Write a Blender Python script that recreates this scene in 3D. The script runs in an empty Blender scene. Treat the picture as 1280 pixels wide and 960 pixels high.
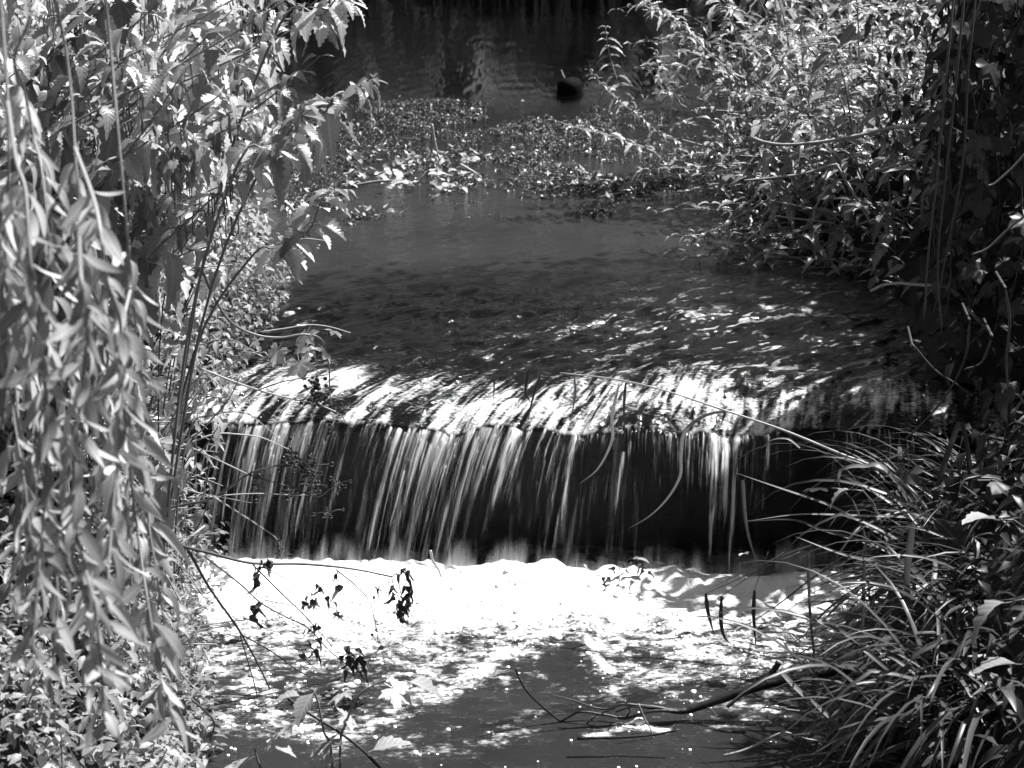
import bpy, math, random
import numpy as np
from mathutils import Vector, Matrix, Euler

SC = bpy.context.scene
COL = SC.collection
R = math.radians
random.seed(7)
RNG = np.random.default_rng(11)

# ------------------------------------------------------------------ camera
CAM_H, PITCH, LENS = 1.49, 18.0, 60.0
FPX = LENS / 36.0 * 1280.0
cd = bpy.data.cameras.new('camera')
cam = bpy.data.objects.new('camera', cd)
COL.objects.link(cam)
cam.location = (0, 0, CAM_H)
cam.rotation_euler = (R(90 - PITCH), 0, 0)
cd.lens, cd.sensor_width, cd.clip_start, cd.clip_end = LENS, 36.0, 0.05, 400.0
cd.dof.use_dof = True
cd.dof.focus_distance = 4.5
cd.dof.aperture_fstop = 9.0
SC.camera = cam

# ------------------------------------------------------------------ light
SUN_EL, SUN_AZ = 58.0, 60.0          # azimuth from +Y (upstream) towards +X
w = bpy.data.worlds.new('World')
SC.world = w
w.use_nodes = True
wn, wl = w.node_tree.nodes, w.node_tree.links
bg = wn['Background']
sky = wn.new('ShaderNodeTexSky')
sky.sky_type = 'NISHITA'
sky.sun_disc = False
sky.sun_elevation, sky.sun_rotation = R(SUN_EL), R(SUN_AZ)
bw = wn.new('ShaderNodeRGBToBW')      # the photograph is black and white
wl.new(sky.outputs[0], bw.inputs[0])
wl.new(bw.outputs[0], bg.inputs[0])
bg.inputs[1].default_value = 0.05
sl = bpy.data.lights.new('sun', 'SUN')
sl.energy, sl.angle, sl.color = 5.0, R(0.5), (1, 1, 1)
sun = bpy.data.objects.new('sun', sl)
COL.objects.link(sun)
SDIR = Vector((math.sin(R(SUN_AZ)) * math.cos(R(SUN_EL)), math.cos(R(SUN_AZ)) * math.cos(R(SUN_EL)), math.sin(R(SUN_EL))))
sun.rotation_euler = SDIR.to_track_quat('Z', 'Y').to_euler()
sun.location = SDIR * 30
SC.view_settings.view_transform = 'Standard'
SC.view_settings.look = 'None'
SC.view_settings.exposure = 1.45
SC.view_settings.gamma = 1.0
SC.cycles.max_bounces = 8
SC.cycles.transparent_max_bounces = 12

# ------------------------------------------------------------------ helpers
CF = Vector((0, math.cos(R(PITCH)), -math.sin(R(PITCH))))
CU = Vector((0, math.sin(R(PITCH)), math.cos(R(PITCH))))
CO = Vector((0, 0, CAM_H))


def ray(px, py):
    return CF + Vector((1, 0, 0)) * ((px - 640) / FPX) - CU * ((py - 480) / FPX)


def aty(px, py, y):                   # world point seen at a pixel of the photo, at distance y
    d = ray(px, py)
    return CO + d * (y / d.y)


def atz(px, py, z):                   # ... on the level z
    d = ray(px, py)
    return CO + d * ((z - CAM_H) / d.z)


def project(v):
    p = Vector(v) - CO
    k = FPX / p.dot(CF)
    return 640 + p.x * k, 480 - p.dot(CU) * k


_T = np.random.default_rng(5).random((256, 256))


def vnoise(x, y, s=0):
    x = np.asarray(x, float) + s * 17.31
    y = np.asarray(y, float) + s * 9.77
    xi, yi = np.floor(x).astype(int), np.floor(y).astype(int)
    fx, fy = x - xi, y - yi
    fx, fy = fx * fx * fx * (fx * (fx * 6 - 15) + 10), fy * fy * fy * (fy * (fy * 6 - 15) + 10)
    a, b = _T[xi & 255, yi & 255], _T[(xi + 1) & 255, yi & 255]
    c, d = _T[xi & 255, (yi + 1) & 255], _T[(xi + 1) & 255, (yi + 1) & 255]
    return ((a + (b - a) * fx) + ((c + (d - c) * fx) - (a + (b - a) * fx)) * fy) * 2 - 1


def fbm(x, y, s=0, o=4, g=0.5):
    t, a, n = 0, 1.0, 0
    for i in range(o):
        t = t + a * vnoise(x * 2 ** i, y * 2 ** i, s + i * 3)
        n += a
        a *= g
    return t / n


def sstep(a, b, x):
    t = np.clip((np.asarray(x, float) - a) / (b - a), 0, 1)
    return t * t * (3 - 2 * t)


def mesh(name, V, F, mat=None, uv=None, smooth=True, attrs=None):
    """V (n,3); F an (m,k) array or a list of index tuples; uv and attrs per vertex."""
    me = bpy.data.meshes.new(name)
    V = np.asarray(V, np.float32)
    if isinstance(F, np.ndarray):
        k = F.shape[1]
        me.vertices.add(len(V))
        me.vertices.foreach_set('co', V.ravel())
        me.loops.add(F.size)
        me.loops.foreach_set('vertex_index', F.astype(np.int32).ravel())
        me.polygons.add(len(F))
        me.polygons.foreach_set('loop_start', np.arange(0, F.size, k, dtype=np.int32))
        me.update(calc_edges=True)
    else:
        me.from_pydata([tuple(map(float, v)) for v in V], [], [tuple(int(i) for i in f) for f in F])
        me.update()
    me.polygons.foreach_set('use_smooth', np.full(len(me.polygons), smooth))
    if uv is not None:
        li = np.empty(len(me.loops), np.int32)
        me.loops.foreach_get('vertex_index', li)
        me.uv_layers.new(name='UVMap').data.foreach_set('uv', np.asarray(uv, np.float32)[li].ravel())
    for k, a in (attrs or {}).items():
        me.attributes.new(k, 'FLOAT', 'POINT').data.foreach_set('value', np.asarray(a, np.float32).ravel())
    if mat:
        me.materials.append(mat)
    return me


def link(name, me, parent=None, mat4=None):
    o = bpy.data.objects.new(name, me)
    COL.objects.link(o)
    if parent is not None:
        o.parent = parent
    if mat4 is not None:
        o.matrix_basis = mat4
    return o


def tag(o, label=None, cat=None, group=None, kind=None):
    for k, v in (('label', label), ('category', cat), ('group', group), ('kind', kind)):
        if v:
            o[k] = v
    return o


def thing(name, loc, label=None, cat=None, group=None, rz=0.0, sc=1.0):
    o = bpy.data.objects.new(name, None)
    COL.objects.link(o)
    o.empty_display_size = 0.05
    o.location, o.rotation_euler, o.scale = loc, (0, 0, rz), (sc,) * 3
    return tag(o, label, cat, group)


KIDS = {}


def copy_tree(root, kids):
    r = root.copy()
    COL.objects.link(r)
    for ch in kids:
        c = ch.copy()
        COL.objects.link(c)
        c.parent = r
    return r


def grid_faces(nx, ny):
    i = np.arange(nx - 1)[None, :] + np.arange(ny - 1)[:, None] * nx
    return np.stack([i, i + 1, i + 1 + nx, i + nx], -1).reshape(-1, 4)


def smooth_path(pts, n=6):
    pts = [Vector(p) for p in pts]
    if len(pts) < 3:
        return [pts[0].lerp(pts[-1], i / n) for i in range(n + 1)]
    q = [pts[0] * 2 - pts[1]] + pts + [pts[-1] * 2 - pts[-2]]
    out = []
    for i in range(1, len(q) - 2):
        a, b, c, d = q[i - 1:i + 3]
        for k in range(n):
            t = k / n
            out.append(0.5 * ((2 * b) + (c - a) * t + (2 * a - 5 * b + 4 * c - d) * t * t + (3 * b - a - 3 * c + d) * t ** 3))
    out.append(pts[-1])
    return out


def tube_data(path, r0, r1, sides=5, bump=0.0, seed=0):
    rnd = random.Random(seed)
    V, F, n = [], [], len(path)
    up = Vector((0.3, 0.5, 0.8)).normalized()
    for i, p in enumerate(path):
        t = (path[min(i + 1, n - 1)] - path[max(i - 1, 0)])
        t = t.normalized() if t.length > 1e-9 else Vector((0, 0, 1))
        u = t.cross(up)
        u = u.normalized() if u.length > 1e-3 else t.orthogonal().normalized()
        v = t.cross(u)
        r = r0 + (r1 - r0) * i / max(1, n - 1)
        for k in range(sides):
            a = 2 * math.pi * k / sides
            rr = r * (1 + bump * rnd.uniform(-1, 1))
            V.append(p + u * math.cos(a) * rr + v * math.sin(a) * rr)
    for i in range(n - 1):
        for k in range(sides):
            a, b = i * sides + k, i * sides + (k + 1) % sides
            F.append((a, b, b + sides, a + sides))
    F.append(tuple(range(sides - 1, -1, -1)))
    F.append(tuple(range((n - 1) * sides, n * sides)))
    return V, F


def tube(name, path, r0, r1, mat, parent=None, sides=5, bump=0.0, seed=0):
    V, F = tube_data(path, r0, r1, sides, bump, seed)
    return link(name, mesh(name, V, F, mat), parent)


def ribbon_mesh(name, path, wid, mat, hint=(0, -0.4, 1), fold=0.3, tip=1.0, base=0.75, twist=0.0):
    """A grass blade along a path: three points across, a keel in the middle."""
    n = len(path)
    V, F, U = [], [], []
    for i, p in enumerate(path):
        s = i / (n - 1)
        t = (path[min(i + 1, n - 1)] - path[max(i - 1, 0)]).normalized()
        side = t.cross(Vector(hint))
        side = side.normalized() if side.length > 1e-3 else t.orthogonal().normalized()
        if twist:
            side = Matrix.Rotation(twist * s, 3, t) @ side
        nn = side.cross(t)
        ww = wid * 0.5 * min(1.0, base + s * 2) * (1 - s ** 2.2 * tip * 0.97)
        V += [p - side * ww + nn * fold * ww, p, p + side * ww + nn * fold * ww]
        U += [(0, s), (0.5, s), (1, s)]
    for i in range(n - 1):
        for k in (0, 1):
            a = i * 3 + k
            F.append((a, a + 1, a + 4, a + 3))
    return mesh(name, V, F, mat, uv=U)


def batch(tv, tf, M, rnd=None, uv=None):
    """Many copies of one small shape in one set of arrays; M (n,4,4)."""
    tv, tf = np.asarray(tv, float), np.asarray(tf)
    n, k = len(M), len(tv)
    V = np.einsum('nij,kj->nki', M[:, :3, :3], tv) + M[:, None, :3, 3]
    F = (tf[None] + (np.arange(n) * k)[:, None, None]).reshape(-1, tf.shape[1])
    return V.reshape(-1, 3), F, None if rnd is None else np.repeat(rnd, k), None if uv is None else np.tile(np.asarray(uv, float), (n, 1))


def mats_np(P, az, pitch, roll, s):
    """Leaf frames: +Y points along the leaf, turned az about Z, lifted by pitch, rolled."""
    ca, sa, cp, sp, cr, sr = np.cos(az), np.sin(az), np.cos(pitch), np.sin(pitch), np.cos(roll), np.sin(roll)
    Z = np.zeros_like(ca)
    O = np.ones_like(ca)
    Rz = np.stack([np.stack([ca, -sa, Z], -1), np.stack([sa, ca, Z], -1), np.stack([Z, Z, O], -1)], -2)
    Rx = np.stack([np.stack([O, Z, Z], -1), np.stack([Z, cp, -sp], -1), np.stack([Z, sp, cp], -1)], -2)
    Ry = np.stack([np.stack([cr, Z, sr], -1), np.stack([Z, O, Z], -1), np.stack([-sr, Z, cr], -1)], -2)
    M = np.zeros((len(P), 4, 4))
    M[:, :3, :3] = (Rz @ Rx @ Ry) * np.asarray(s)[:, None, None]
    M[:, :3, 3] = P
    M[:, 3, 3] = 1
    return M


def leaf_m4(p, az, pitch, roll, s):
    return Matrix.Translation(p) @ Matrix.Rotation(az, 4, 'Z') @ Matrix.Rotation(pitch, 4, 'X') @ Matrix.Rotation(roll, 4, 'Y') @ Matrix.Scale(s, 4)


# ------------------------------------------------------------------ materials (all grey: a monochrome picture)
def new_mat(name):
    m = bpy.data.materials.new(name)
    m.use_nodes = True
    nt = m.node_tree
    nt.nodes.clear()
    out = nt.nodes.new('ShaderNodeOutputMaterial')
    return m, nt.nodes, nt.links, out


def N(nodes, typ, **kw):
    n = nodes.new(typ)
    for k, v in kw.items():
        if k.startswith('i_'):
            n.inputs[k[2:].replace('_', ' ')].default_value = v
        else:
            setattr(n, k, v)
    return n


def math_n(nodes, links, op, a, b=None, c=None):
    n = nodes.new('ShaderNodeMath')
    n.operation = op
    for i, x in enumerate((a, b, c)):
        if x is None:
            continue
        if isinstance(x, (int, float)):
            n.inputs[i].default_value = x
        else:
            links.new(x, n.inputs[i])
    return n.outputs[0]


def leaf_mat(name, base, trans=0.35, tcol=None, rough=0.45, veins=9.0, var=0.45, spec=0.5, vein_bump=0.5, slant=0.55):
    m, nd, lk, out = new_mat(name)
    tcol = tcol or base * 1.6
    uv = nd.new('ShaderNodeUVMap')
    sep = nd.new('ShaderNodeSeparateXYZ')
    lk.new(uv.outputs[0], sep.inputs[0])
    au = math_n(nd, lk, 'ABSOLUTE', math_n(nd, lk, 'SUBTRACT', sep.outputs[0], 0.5))
    ph = math_n(nd, lk, 'MULTIPLY', math_n(nd, lk, 'SUBTRACT', sep.outputs[1], math_n(nd, lk, 'MULTIPLY', au, slant)), veins * 6.283)
    wv = math_n(nd, lk, 'POWER', math_n(nd, lk, 'MULTIPLY_ADD', math_n(nd, lk, 'SINE', ph), 0.5, 0.5), 3.0)
    mid = math_n(nd, lk, 'LESS_THAN', au, 0.035)
    vein = math_n(nd, lk, 'MAXIMUM', math_n(nd, lk, 'MULTIPLY', wv, 0.45), mid)
    oi = nd.new('ShaderNodeObjectInfo')
    at = nd.new('ShaderNodeAttribute')
    at.attribute_name = 'rnd'
    r = math_n(nd, lk, 'FRACT', math_n(nd, lk, 'ADD', oi.outputs['Random'], at.outputs['Fac']))
    tc = nd.new('ShaderNodeTexCoord')
    nz = N(nd, 'ShaderNodeTexNoise', i_Scale=60.0, i_Detail=3.0)
    lk.new(tc.outputs['Object'], nz.inputs['Vector'])
    k = math_n(nd, lk, 'MULTIPLY_ADD', r, var * 2, 1 - var)
    k = math_n(nd, lk, 'MULTIPLY', k, math_n(nd, lk, 'MULTIPLY_ADD', nz.outputs[0], 0.5, 0.75))
    k = math_n(nd, lk, 'MULTIPLY', k, math_n(nd, lk, 'MULTIPLY_ADD', vein, 0.35, 0.9))
    pb = N(nd, 'ShaderNodeBsdfPrincipled', i_Roughness=rough)
    pb.inputs['Specular IOR Level'].default_value = spec
    lk.new(math_n(nd, lk, 'MULTIPLY', k, base), pb.inputs['Base Color'])
    tl = nd.new('ShaderNodeBsdfTranslucent')
    lk.new(math_n(nd, lk, 'MULTIPLY', k, tcol), tl.inputs[0])
    bp = N(nd, 'ShaderNodeBump', i_Strength=vein_bump, i_Distance=0.0015)
    bp.invert = True
    lk.new(vein, bp.inputs['Height'])
    lk.new(bp.outputs[0], pb.inputs['Normal'])
    mx = N(nd, 'ShaderNodeMixShader')
    mx.inputs[0].default_value = trans
    lk.new(pb.outputs[0], mx.inputs[1])
    lk.new(tl.outputs[0], mx.inputs[2])
    lk.new(mx.outputs[0], out.inputs[0])
    return m


def plain_mat(name, base, rough=0.6, spec=0.4, nscale=40.0, var=0.5, bump=0.4, bdist=0.002):
    m, nd, lk, out = new_mat(name)
    tc = nd.new('ShaderNodeTexCoord')
    nz = N(nd, 'ShaderNodeTexNoise', i_Scale=nscale, i_Detail=6.0, i_Roughness=0.6)
    lk.new(tc.outputs['Object'], nz.inputs['Vector'])
    oi = nd.new('ShaderNodeObjectInfo')
    k = math_n(nd, lk, 'MULTIPLY_ADD', nz.outputs[0], var * 2, 1 - var)
    k = math_n(nd, lk, 'MULTIPLY', k, math_n(nd, lk, 'MULTIPLY_ADD', oi.outputs['Random'], 0.5, 0.75))
    pb = N(nd, 'ShaderNodeBsdfPrincipled', i_Roughness=rough)
    pb.inputs['Specular IOR Level'].default_value = spec
    lk.new(math_n(nd, lk, 'MULTIPLY', k, base), pb.inputs['Base Color'])
    bp = N(nd, 'ShaderNodeBump', i_Strength=bump, i_Distance=bdist)
    lk.new(nz.outputs[0], bp.inputs['Height'])
    lk.new(bp.outputs[0], pb.inputs['Normal'])
    lk.new(pb.outputs[0], out.inputs[0])
    return m


def water_mat(name, base, rough, foam_lo, foam_hi, bscale, bdist, aniso=(1, 1, 1), foam_col=0.85, film=False, grain=0.5):
    """Turbid water; the 'foam' attribute says where air is beaten into it, or where sun glints are painted white. A film lets what is behind show through."""
    m, nd, lk, out = new_mat(name)
    tc = nd.new('ShaderNodeTexCoord')
    mp = nd.new('ShaderNodeMapping')
    mp.inputs['Scale'].default_value = aniso
    mp.inputs['Rotation'].default_value = (0, 0, R(-38) if not film else 0)
    lk.new(tc.outputs['Object'], mp.inputs[0])
    n1 = N(nd, 'ShaderNodeTexNoise', i_Scale=bscale, i_Detail=4.0, i_Roughness=0.6)
    lk.new(mp.outputs[0], n1.inputs['Vector'])
    n2 = N(nd, 'ShaderNodeTexNoise', i_Scale=3.0, i_Detail=6.0, i_Roughness=0.65)
    lk.new(tc.outputs['Object'], n2.inputs['Vector'])
    pb = N(nd, 'ShaderNodeBsdfPrincipled', i_Roughness=rough)
    pb.inputs['IOR'].default_value = 1.33
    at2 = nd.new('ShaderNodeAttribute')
    at2.attribute_name = 'shade_mask'
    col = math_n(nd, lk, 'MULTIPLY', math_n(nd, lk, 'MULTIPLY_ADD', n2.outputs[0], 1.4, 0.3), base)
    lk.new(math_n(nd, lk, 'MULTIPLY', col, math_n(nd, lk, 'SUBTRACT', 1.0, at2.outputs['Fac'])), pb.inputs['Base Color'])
    bp = N(nd, 'ShaderNodeBump', i_Strength=1.0, i_Distance=bdist)
    at3 = nd.new('ShaderNodeAttribute')
    at3.attribute_name = 'calm'
    lk.new(math_n(nd, lk, 'MULTIPLY_ADD', at3.outputs['Fac'], -0.9, 1.0), bp.inputs['Strength'])
    lk.new(n1.outputs[0], bp.inputs['Height'])
    lk.new(bp.outputs[0], pb.inputs['Normal'])
    wet = pb.outputs[0]
    if film:
        tr = nd.new('ShaderNodeBsdfTransparent')
        m0 = nd.new('ShaderNodeMixShader')
        m0.inputs[0].default_value = 0.09
        lk.new(tr.outputs[0], m0.inputs[1])
        lk.new(wet, m0.inputs[2])
        wet = m0.outputs[0]
    at = nd.new('ShaderNodeAttribute')
    at.attribute_name = 'foam'
    n3 = N(nd, 'ShaderNodeTexNoise', i_Scale=70.0, i_Detail=5.0, i_Roughness=0.7)
    lk.new(mp.outputs[0], n3.inputs['Vector'])
    fa = math_n(nd, lk, 'ADD', at.outputs['Fac'], math_n(nd, lk, 'MULTIPLY_ADD', n3.outputs[0], grain, -grain * 0.5))
    mr = N(nd, 'ShaderNodeMapRange')
    mr.interpolation_type = 'SMOOTHSTEP'
    mr.inputs['From Min'].default_value, mr.inputs['From Max'].default_value = foam_lo, foam_hi
    lk.new(fa, mr.inputs['Value'])
    fd = N(nd, 'ShaderNodeBsdfPrincipled', i_Roughness=0.55)
    fd.inputs['Base Color'].default_value = (foam_col,) * 3 + (1,)
    vb = N(nd, 'ShaderNodeTexVoronoi', i_Scale=160.0)
    lk.new(tc.outputs['Object'], vb.inputs['Vector'])
    b2 = N(nd, 'ShaderNodeBump', i_Strength=0.5, i_Distance=0.004)
    b2.invert = True
    lk.new(vb.outputs['Distance'], b2.inputs['Height'])
    if not film:
        lk.new(b2.outputs[0], fd.inputs['Normal'])
    foam = fd.outputs[0]
    tl = nd.new('ShaderNodeBsdfTranslucent')
    tl.inputs[0].default_value = (foam_col,) * 3 + (1,)
    mf = nd.new('ShaderNodeMixShader')
    mf.inputs[0].default_value = 0.5 if film else 0.2
    lk.new(foam, mf.inputs[1])
    lk.new(tl.outputs[0], mf.inputs[2])
    mx = nd.new('ShaderNodeMixShader')
    lk.new(mr.outputs[0], mx.inputs[0])
    lk.new(wet, mx.inputs[1])
    lk.new(mf.outputs[0], mx.inputs[2])
    lk.new(mx.outputs[0], out.inputs[0])
    return m


M_SOIL = plain_mat('soil', 0.02, 0.9, 0.2, 14, 0.7, 0.8, 0.02)
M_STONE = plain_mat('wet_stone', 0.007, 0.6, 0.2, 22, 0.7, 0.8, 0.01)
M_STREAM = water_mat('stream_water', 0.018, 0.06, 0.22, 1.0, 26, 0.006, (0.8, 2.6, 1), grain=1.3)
M_FALL = water_mat('falling_water', 0.03, 0.12, 0.12, 0.95, 60, 0.004, (1.0, 0.06, 0.06), 0.8, True)
M_POOL = water_mat('pool_water', 0.018, 0.07, 0.28, 0.92, 30, 0.006, (1, 1.8, 1), grain=0.9)
M_FOAM = plain_mat('foam', 0.85, 0.5, 0.4, 120, 0.1, 0.5, 0.002)
M_NETTLE = leaf_mat('nettle_leaf', 0.17, 0.5, 0.52, 0.36, 8, 0.5, 0.6)
M_NETTLE_R = leaf_mat('bush_leaf', 0.17, 0.42, 0.42, 0.32, 7, 0.5, 0.7)
M_WILLOW = leaf_mat('willow_leaf', 0.20, 0.5, 0.50, 0.5, 16, 0.55, 0.4, vein_bump=0.25)
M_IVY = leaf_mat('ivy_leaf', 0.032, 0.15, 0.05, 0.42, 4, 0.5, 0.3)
M_COVER = leaf_mat('cover_leaf', 0.21, 0.4, 0.42, 0.45, 5, 0.55, vein_bump=0.2)
M_PALE = leaf_mat('pale_leaf', 0.30, 0.3, 0.4, 0.5, 7, 0.25)
M_LITTER = leaf_mat('fallen_leaf', 0.30, 0.15, 0.3, 0.6, 6, 0.6)
M_SEDGE = leaf_mat('sedge_blade', 0.045, 0.3, 0.10, 0.42, 1, 0.5, vein_bump=0.1, slant=0.0)
M_DRYBLADE = leaf_mat('dry_blade', 0.20, 0.3, 0.25, 0.5, 1, 0.4, vein_bump=0.1)
M_STEM = plain_mat('green_stem', 0.13, 0.45, 0.5, 80, 0.3, 0.2)
M_WSTEM = plain_mat('willow_stem', 0.2, 0.5, 0.4, 80, 0.3, 0.3)
M_DARKSTEM = plain_mat('dark_stem', 0.04, 0.5, 0.4, 60, 0.5, 0.4)
M_DRYSTEM = plain_mat('dry_stem', 0.26, 0.55, 0.4, 60, 0.4, 0.4)
M_BARK = plain_mat('bark', 0.07, 0.75, 0.3, 30, 0.6, 0.9, 0.01)
M_WETBARK = plain_mat('wet_bark', 0.016, 0.45, 0.3, 40, 0.6, 0.7, 0.004)
M_PALEBARK = plain_mat('pale_bark', 0.20, 0.7, 0.3, 9, 0.7, 0.6, 0.01)
M_BLACKWOOD = plain_mat('black_wood', 0.003, 0.8, 0.05, 40, 0.6, 0.7, 0.004)
M_BERRY = plain_mat('berry', 0.015, 0.2, 0.6, 90, 0.3, 0.1)
M_CROWN = leaf_mat('crown_leaf', 0.07, 0.35, 0.12, 0.45, 6, 0.4)
M_WEED = leaf_mat('water_weed', 0.026, 0.1, 0.1, 0.35, 3, 0.6)


# ------------------------------------------------------------------ leaf shapes: base at 0, length 1 along +Y, upper side +Z
def blade(profile, rows, teeth=0.0, fold=0.25, curl=0.25, petiole=0.0, twist=0.0, wob=0.0, seed=0):
    rnd = random.Random(seed)
    V, F, U = [], [], []
    off = petiole
    if petiole > 0:
        for y in (0.0, petiole):
            V += [(-0.013, y, 0), (0.013, y, 0.0), (0, y, -0.02)]
            U += [(0.5, 0)] * 3
        F += [(0, 1, 4, 3), (1, 2, 5, 4), (2, 0, 3, 5)]
    b0 = len(V)
    for i in range(rows + 1):
        t = i / rows
        wd = profile(t)
        sh = 0.0
        if teeth:
            if i % 2:
                wd *= 1 + teeth
                sh = 0.6 / rows
            else:
                wd *= 1 - teeth * 0.6
        z = -curl * t * t
        tw = twist * t
        e = fold * wd
        y = t * math.cos(curl * t * 0.6) + off
        wl_, wr_ = wd * (1 + rnd.uniform(-wob, wob)), wd * (1 + rnd.uniform(-wob, wob))
        V += [(-wl_ * math.cos(tw), y + sh, z + e - wl_ * math.sin(tw)), (0, y, z), (wr_ * math.cos(tw), y + sh, z + e + wr_ * math.sin(tw))]
        U += [(0.5 - 0.5 * wd / 0.3, t), (0.5, t), (0.5 + 0.5 * wd / 0.3, t)]
        if i:
            a = b0 + (i - 1) * 3
            F += [(a, a + 1, a + 4, a + 3), (a + 1, a + 2, a + 5, a + 4)]
    return V, F, U


def p_nettle(t):
    return 0.015 + 0.29 * (math.sin(math.pi * min(1, t ** 0.6)) ** 0.85 if 0 < t < 1 else 0) * (1 - 0.25 * t)


def p_ovate(t):
    return 0.01 + 0.27 * (math.sin(math.pi * min(1, t ** 0.75)) if 0 < t < 1 else 0)


def p_willow(t):
    return 0.004 + 0.13 * (math.sin(math.pi * t ** 0.8) ** 0.8 if 0 < t < 1 else 0)


def p_lance(t):
    return 0.01 + 0.15 * (math.sin(math.pi * min(1, t ** 0.7)) if 0 < t < 1 else 0)


def p_round(t):
    return 0.02 + 0.4 * math.sqrt(max(0, 1 - (2 * t - 1) ** 2))


def lobed(lobes, depth, seed, petiole=0.35, cup=0.12, teeth=0.0):
    """A palmate leaf: a fan round the top of its stalk."""
    rnd = random.Random(seed)
    V = [(-0.013, 0, 0), (0.013, 0, 0), (0.013, petiole, 0), (-0.013, petiole, 0)]
    F = [(0, 1, 2, 3)]
    U = [(0.5, 0)] * 4
    c = len(V)
    V.append((0, petiole + 0.05, 0))
    U.append((0.5, 0.1))
    n = lobes * 6
    for i in range(n + 1):
        a = -2.5 + 5.0 * i / n
        ph = (i % 6) / 6
        tri = 1 - abs(ph - 0.5) * 2
        r = 0.5 * (1 - depth + depth * tri ** 0.8) * (0.75 + 0.5 * math.cos(a * 0.5)) * (1 + teeth * (1 if i % 2 else -1)) * rnd.uniform(0.94, 1.06)
        x, y = math.sin(a) * r, petiole + 0.05 + math.cos(a) * r
        V.append((x, y, cup * (0.5 - tri) * r - 0.35 * r * r))
        U.append((0.5 + x, 0.1 + r))
        if i:
            F.append((c, c + i + 1, c + i))
    return V, F, U


def leaf_me(name, vfu, mat):
    V, F, U = vfu
    return mesh(name, V, F, mat, uv=U)


def nettle_set(mat, nm, pf=p_nettle, rows=14, teeth=0.16):
    return [leaf_me(nm, blade(pf, rows, teeth, f, c, 0.22, tw, 0.08, i), mat) for i, (f, c, tw) in enumerate(
        [(0.25, 0.25, 0.1), (0.45, 0.55, -0.25), (0.1, 0.85, 0.2), (0.6, 0.4, 0.35), (0.3, 1.1, -0.1)])]


LV_NETTLE = nettle_set(M_NETTLE, 'nettle_leaf')
LV_BUSH = [leaf_me('bush_leaf', blade(p_lance, 9, 0.10, f, c, 0.14, tw, 0.08, i), M_NETTLE_R) for i, (f, c, tw) in enumerate([(0.3, 0.45, 0.1), (0.5, 0.8, -0.2), (0.2, 1.1, 0.2), (0.6, 0.6, 0.3), (0.3, 0.2, -0.1)])]
LV_WILLOW = [leaf_me('willow_leaf', blade(p_willow, 9, 0, f, c, 0.06, tw, 0.05, i), M_WILLOW) for i, (f, c, tw) in enumerate(
    [(0.3, 0.25, 0.5), (0.6, 0.7, -0.9), (0.3, -0.4, 1.2), (0.5, 0.9, 0.3), (0.4, 0.2, -1.6)])]
LV_IVY = [leaf_me('ivy_leaf', lobed(5, 0.3, i, 0.4, 0.1), M_IVY) for i in range(3)]
LV_VINE = [leaf_me('vine_leaf', lobed(5, 0.4, i + 7, 0.3, 0.15, 0.06), M_NETTLE) for i in range(3)]
LV_PALE = [leaf_me('pale_leaf', blade(p_ovate, 10, 0.08, 0.4, c, 0.15, 0.3, 0.1, i), M_PALE) for i, c in enumerate((0.3, 0.9))]
LV_LANCE = [leaf_me('lance_leaf', blade(p_lance, 9, 0.0, 0.35, c, 0.08, tw, 0.05, i), M_NETTLE) for i, (c, tw) in enumerate(((0.4, 0.2), (0.9, -0.3), (0.2, 0.5)))]
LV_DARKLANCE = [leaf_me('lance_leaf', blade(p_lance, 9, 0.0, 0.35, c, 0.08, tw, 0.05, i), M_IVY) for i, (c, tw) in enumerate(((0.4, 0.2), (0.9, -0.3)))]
LV_HOG = [leaf_me('toothed_leaf', lobed(5, 0.5, i + 20, 0.3, 0.1, 0.1), M_PALE) for i in range(3)]
LV_LITTER = [leaf_me('fallen_leaf', blade(pf, 7, 0, 0.3, c, 0.12, tw, 0.12, i), M_LITTER) for i, (pf, c, tw) in enumerate(
    ((p_ovate, 0.3, 0.4), (p_round, 0.4, -0.3), (p_lance, -0.3, 0.6), (p_ovate, -0.5, 0.2)))]

# ------------------------------------------------------------------ the lie of the land
LOW = -0.45                          # level of the pool under the weir; the upper stream is level 0


def lip_y(x):
    return 4.47 - 0.03 * np.asarray(x) + 0.022 * vnoise(np.asarray(x) * 4, 0.3, 2) + 0.008 * vnoise(np.asarray(x) * 13, 0.3, 5)


_yl = [-30, 2.4, 3.2, 3.7, 4.1, 4.5, 5.5, 6.5, 8, 11, 14, 18, 80]
_xl = [-0.9, -0.75, -0.70, -0.80, -0.90, -0.93, -0.90, -0.95, -1.1, -1.5, -2.4, -3.5, -5]
_yr = [-30, 2.4, 3.2, 3.7, 4.3, 4.8, 5.6, 6.6, 7.6, 9.5, 12, 15, 18, 80]
_xr = [1.0, 0.72, 0.72, 0.85, 1.12, 1.25, 1.35, 1.0, 0.95, 1.35, 2.2, 3.2, 4, 6]


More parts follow.
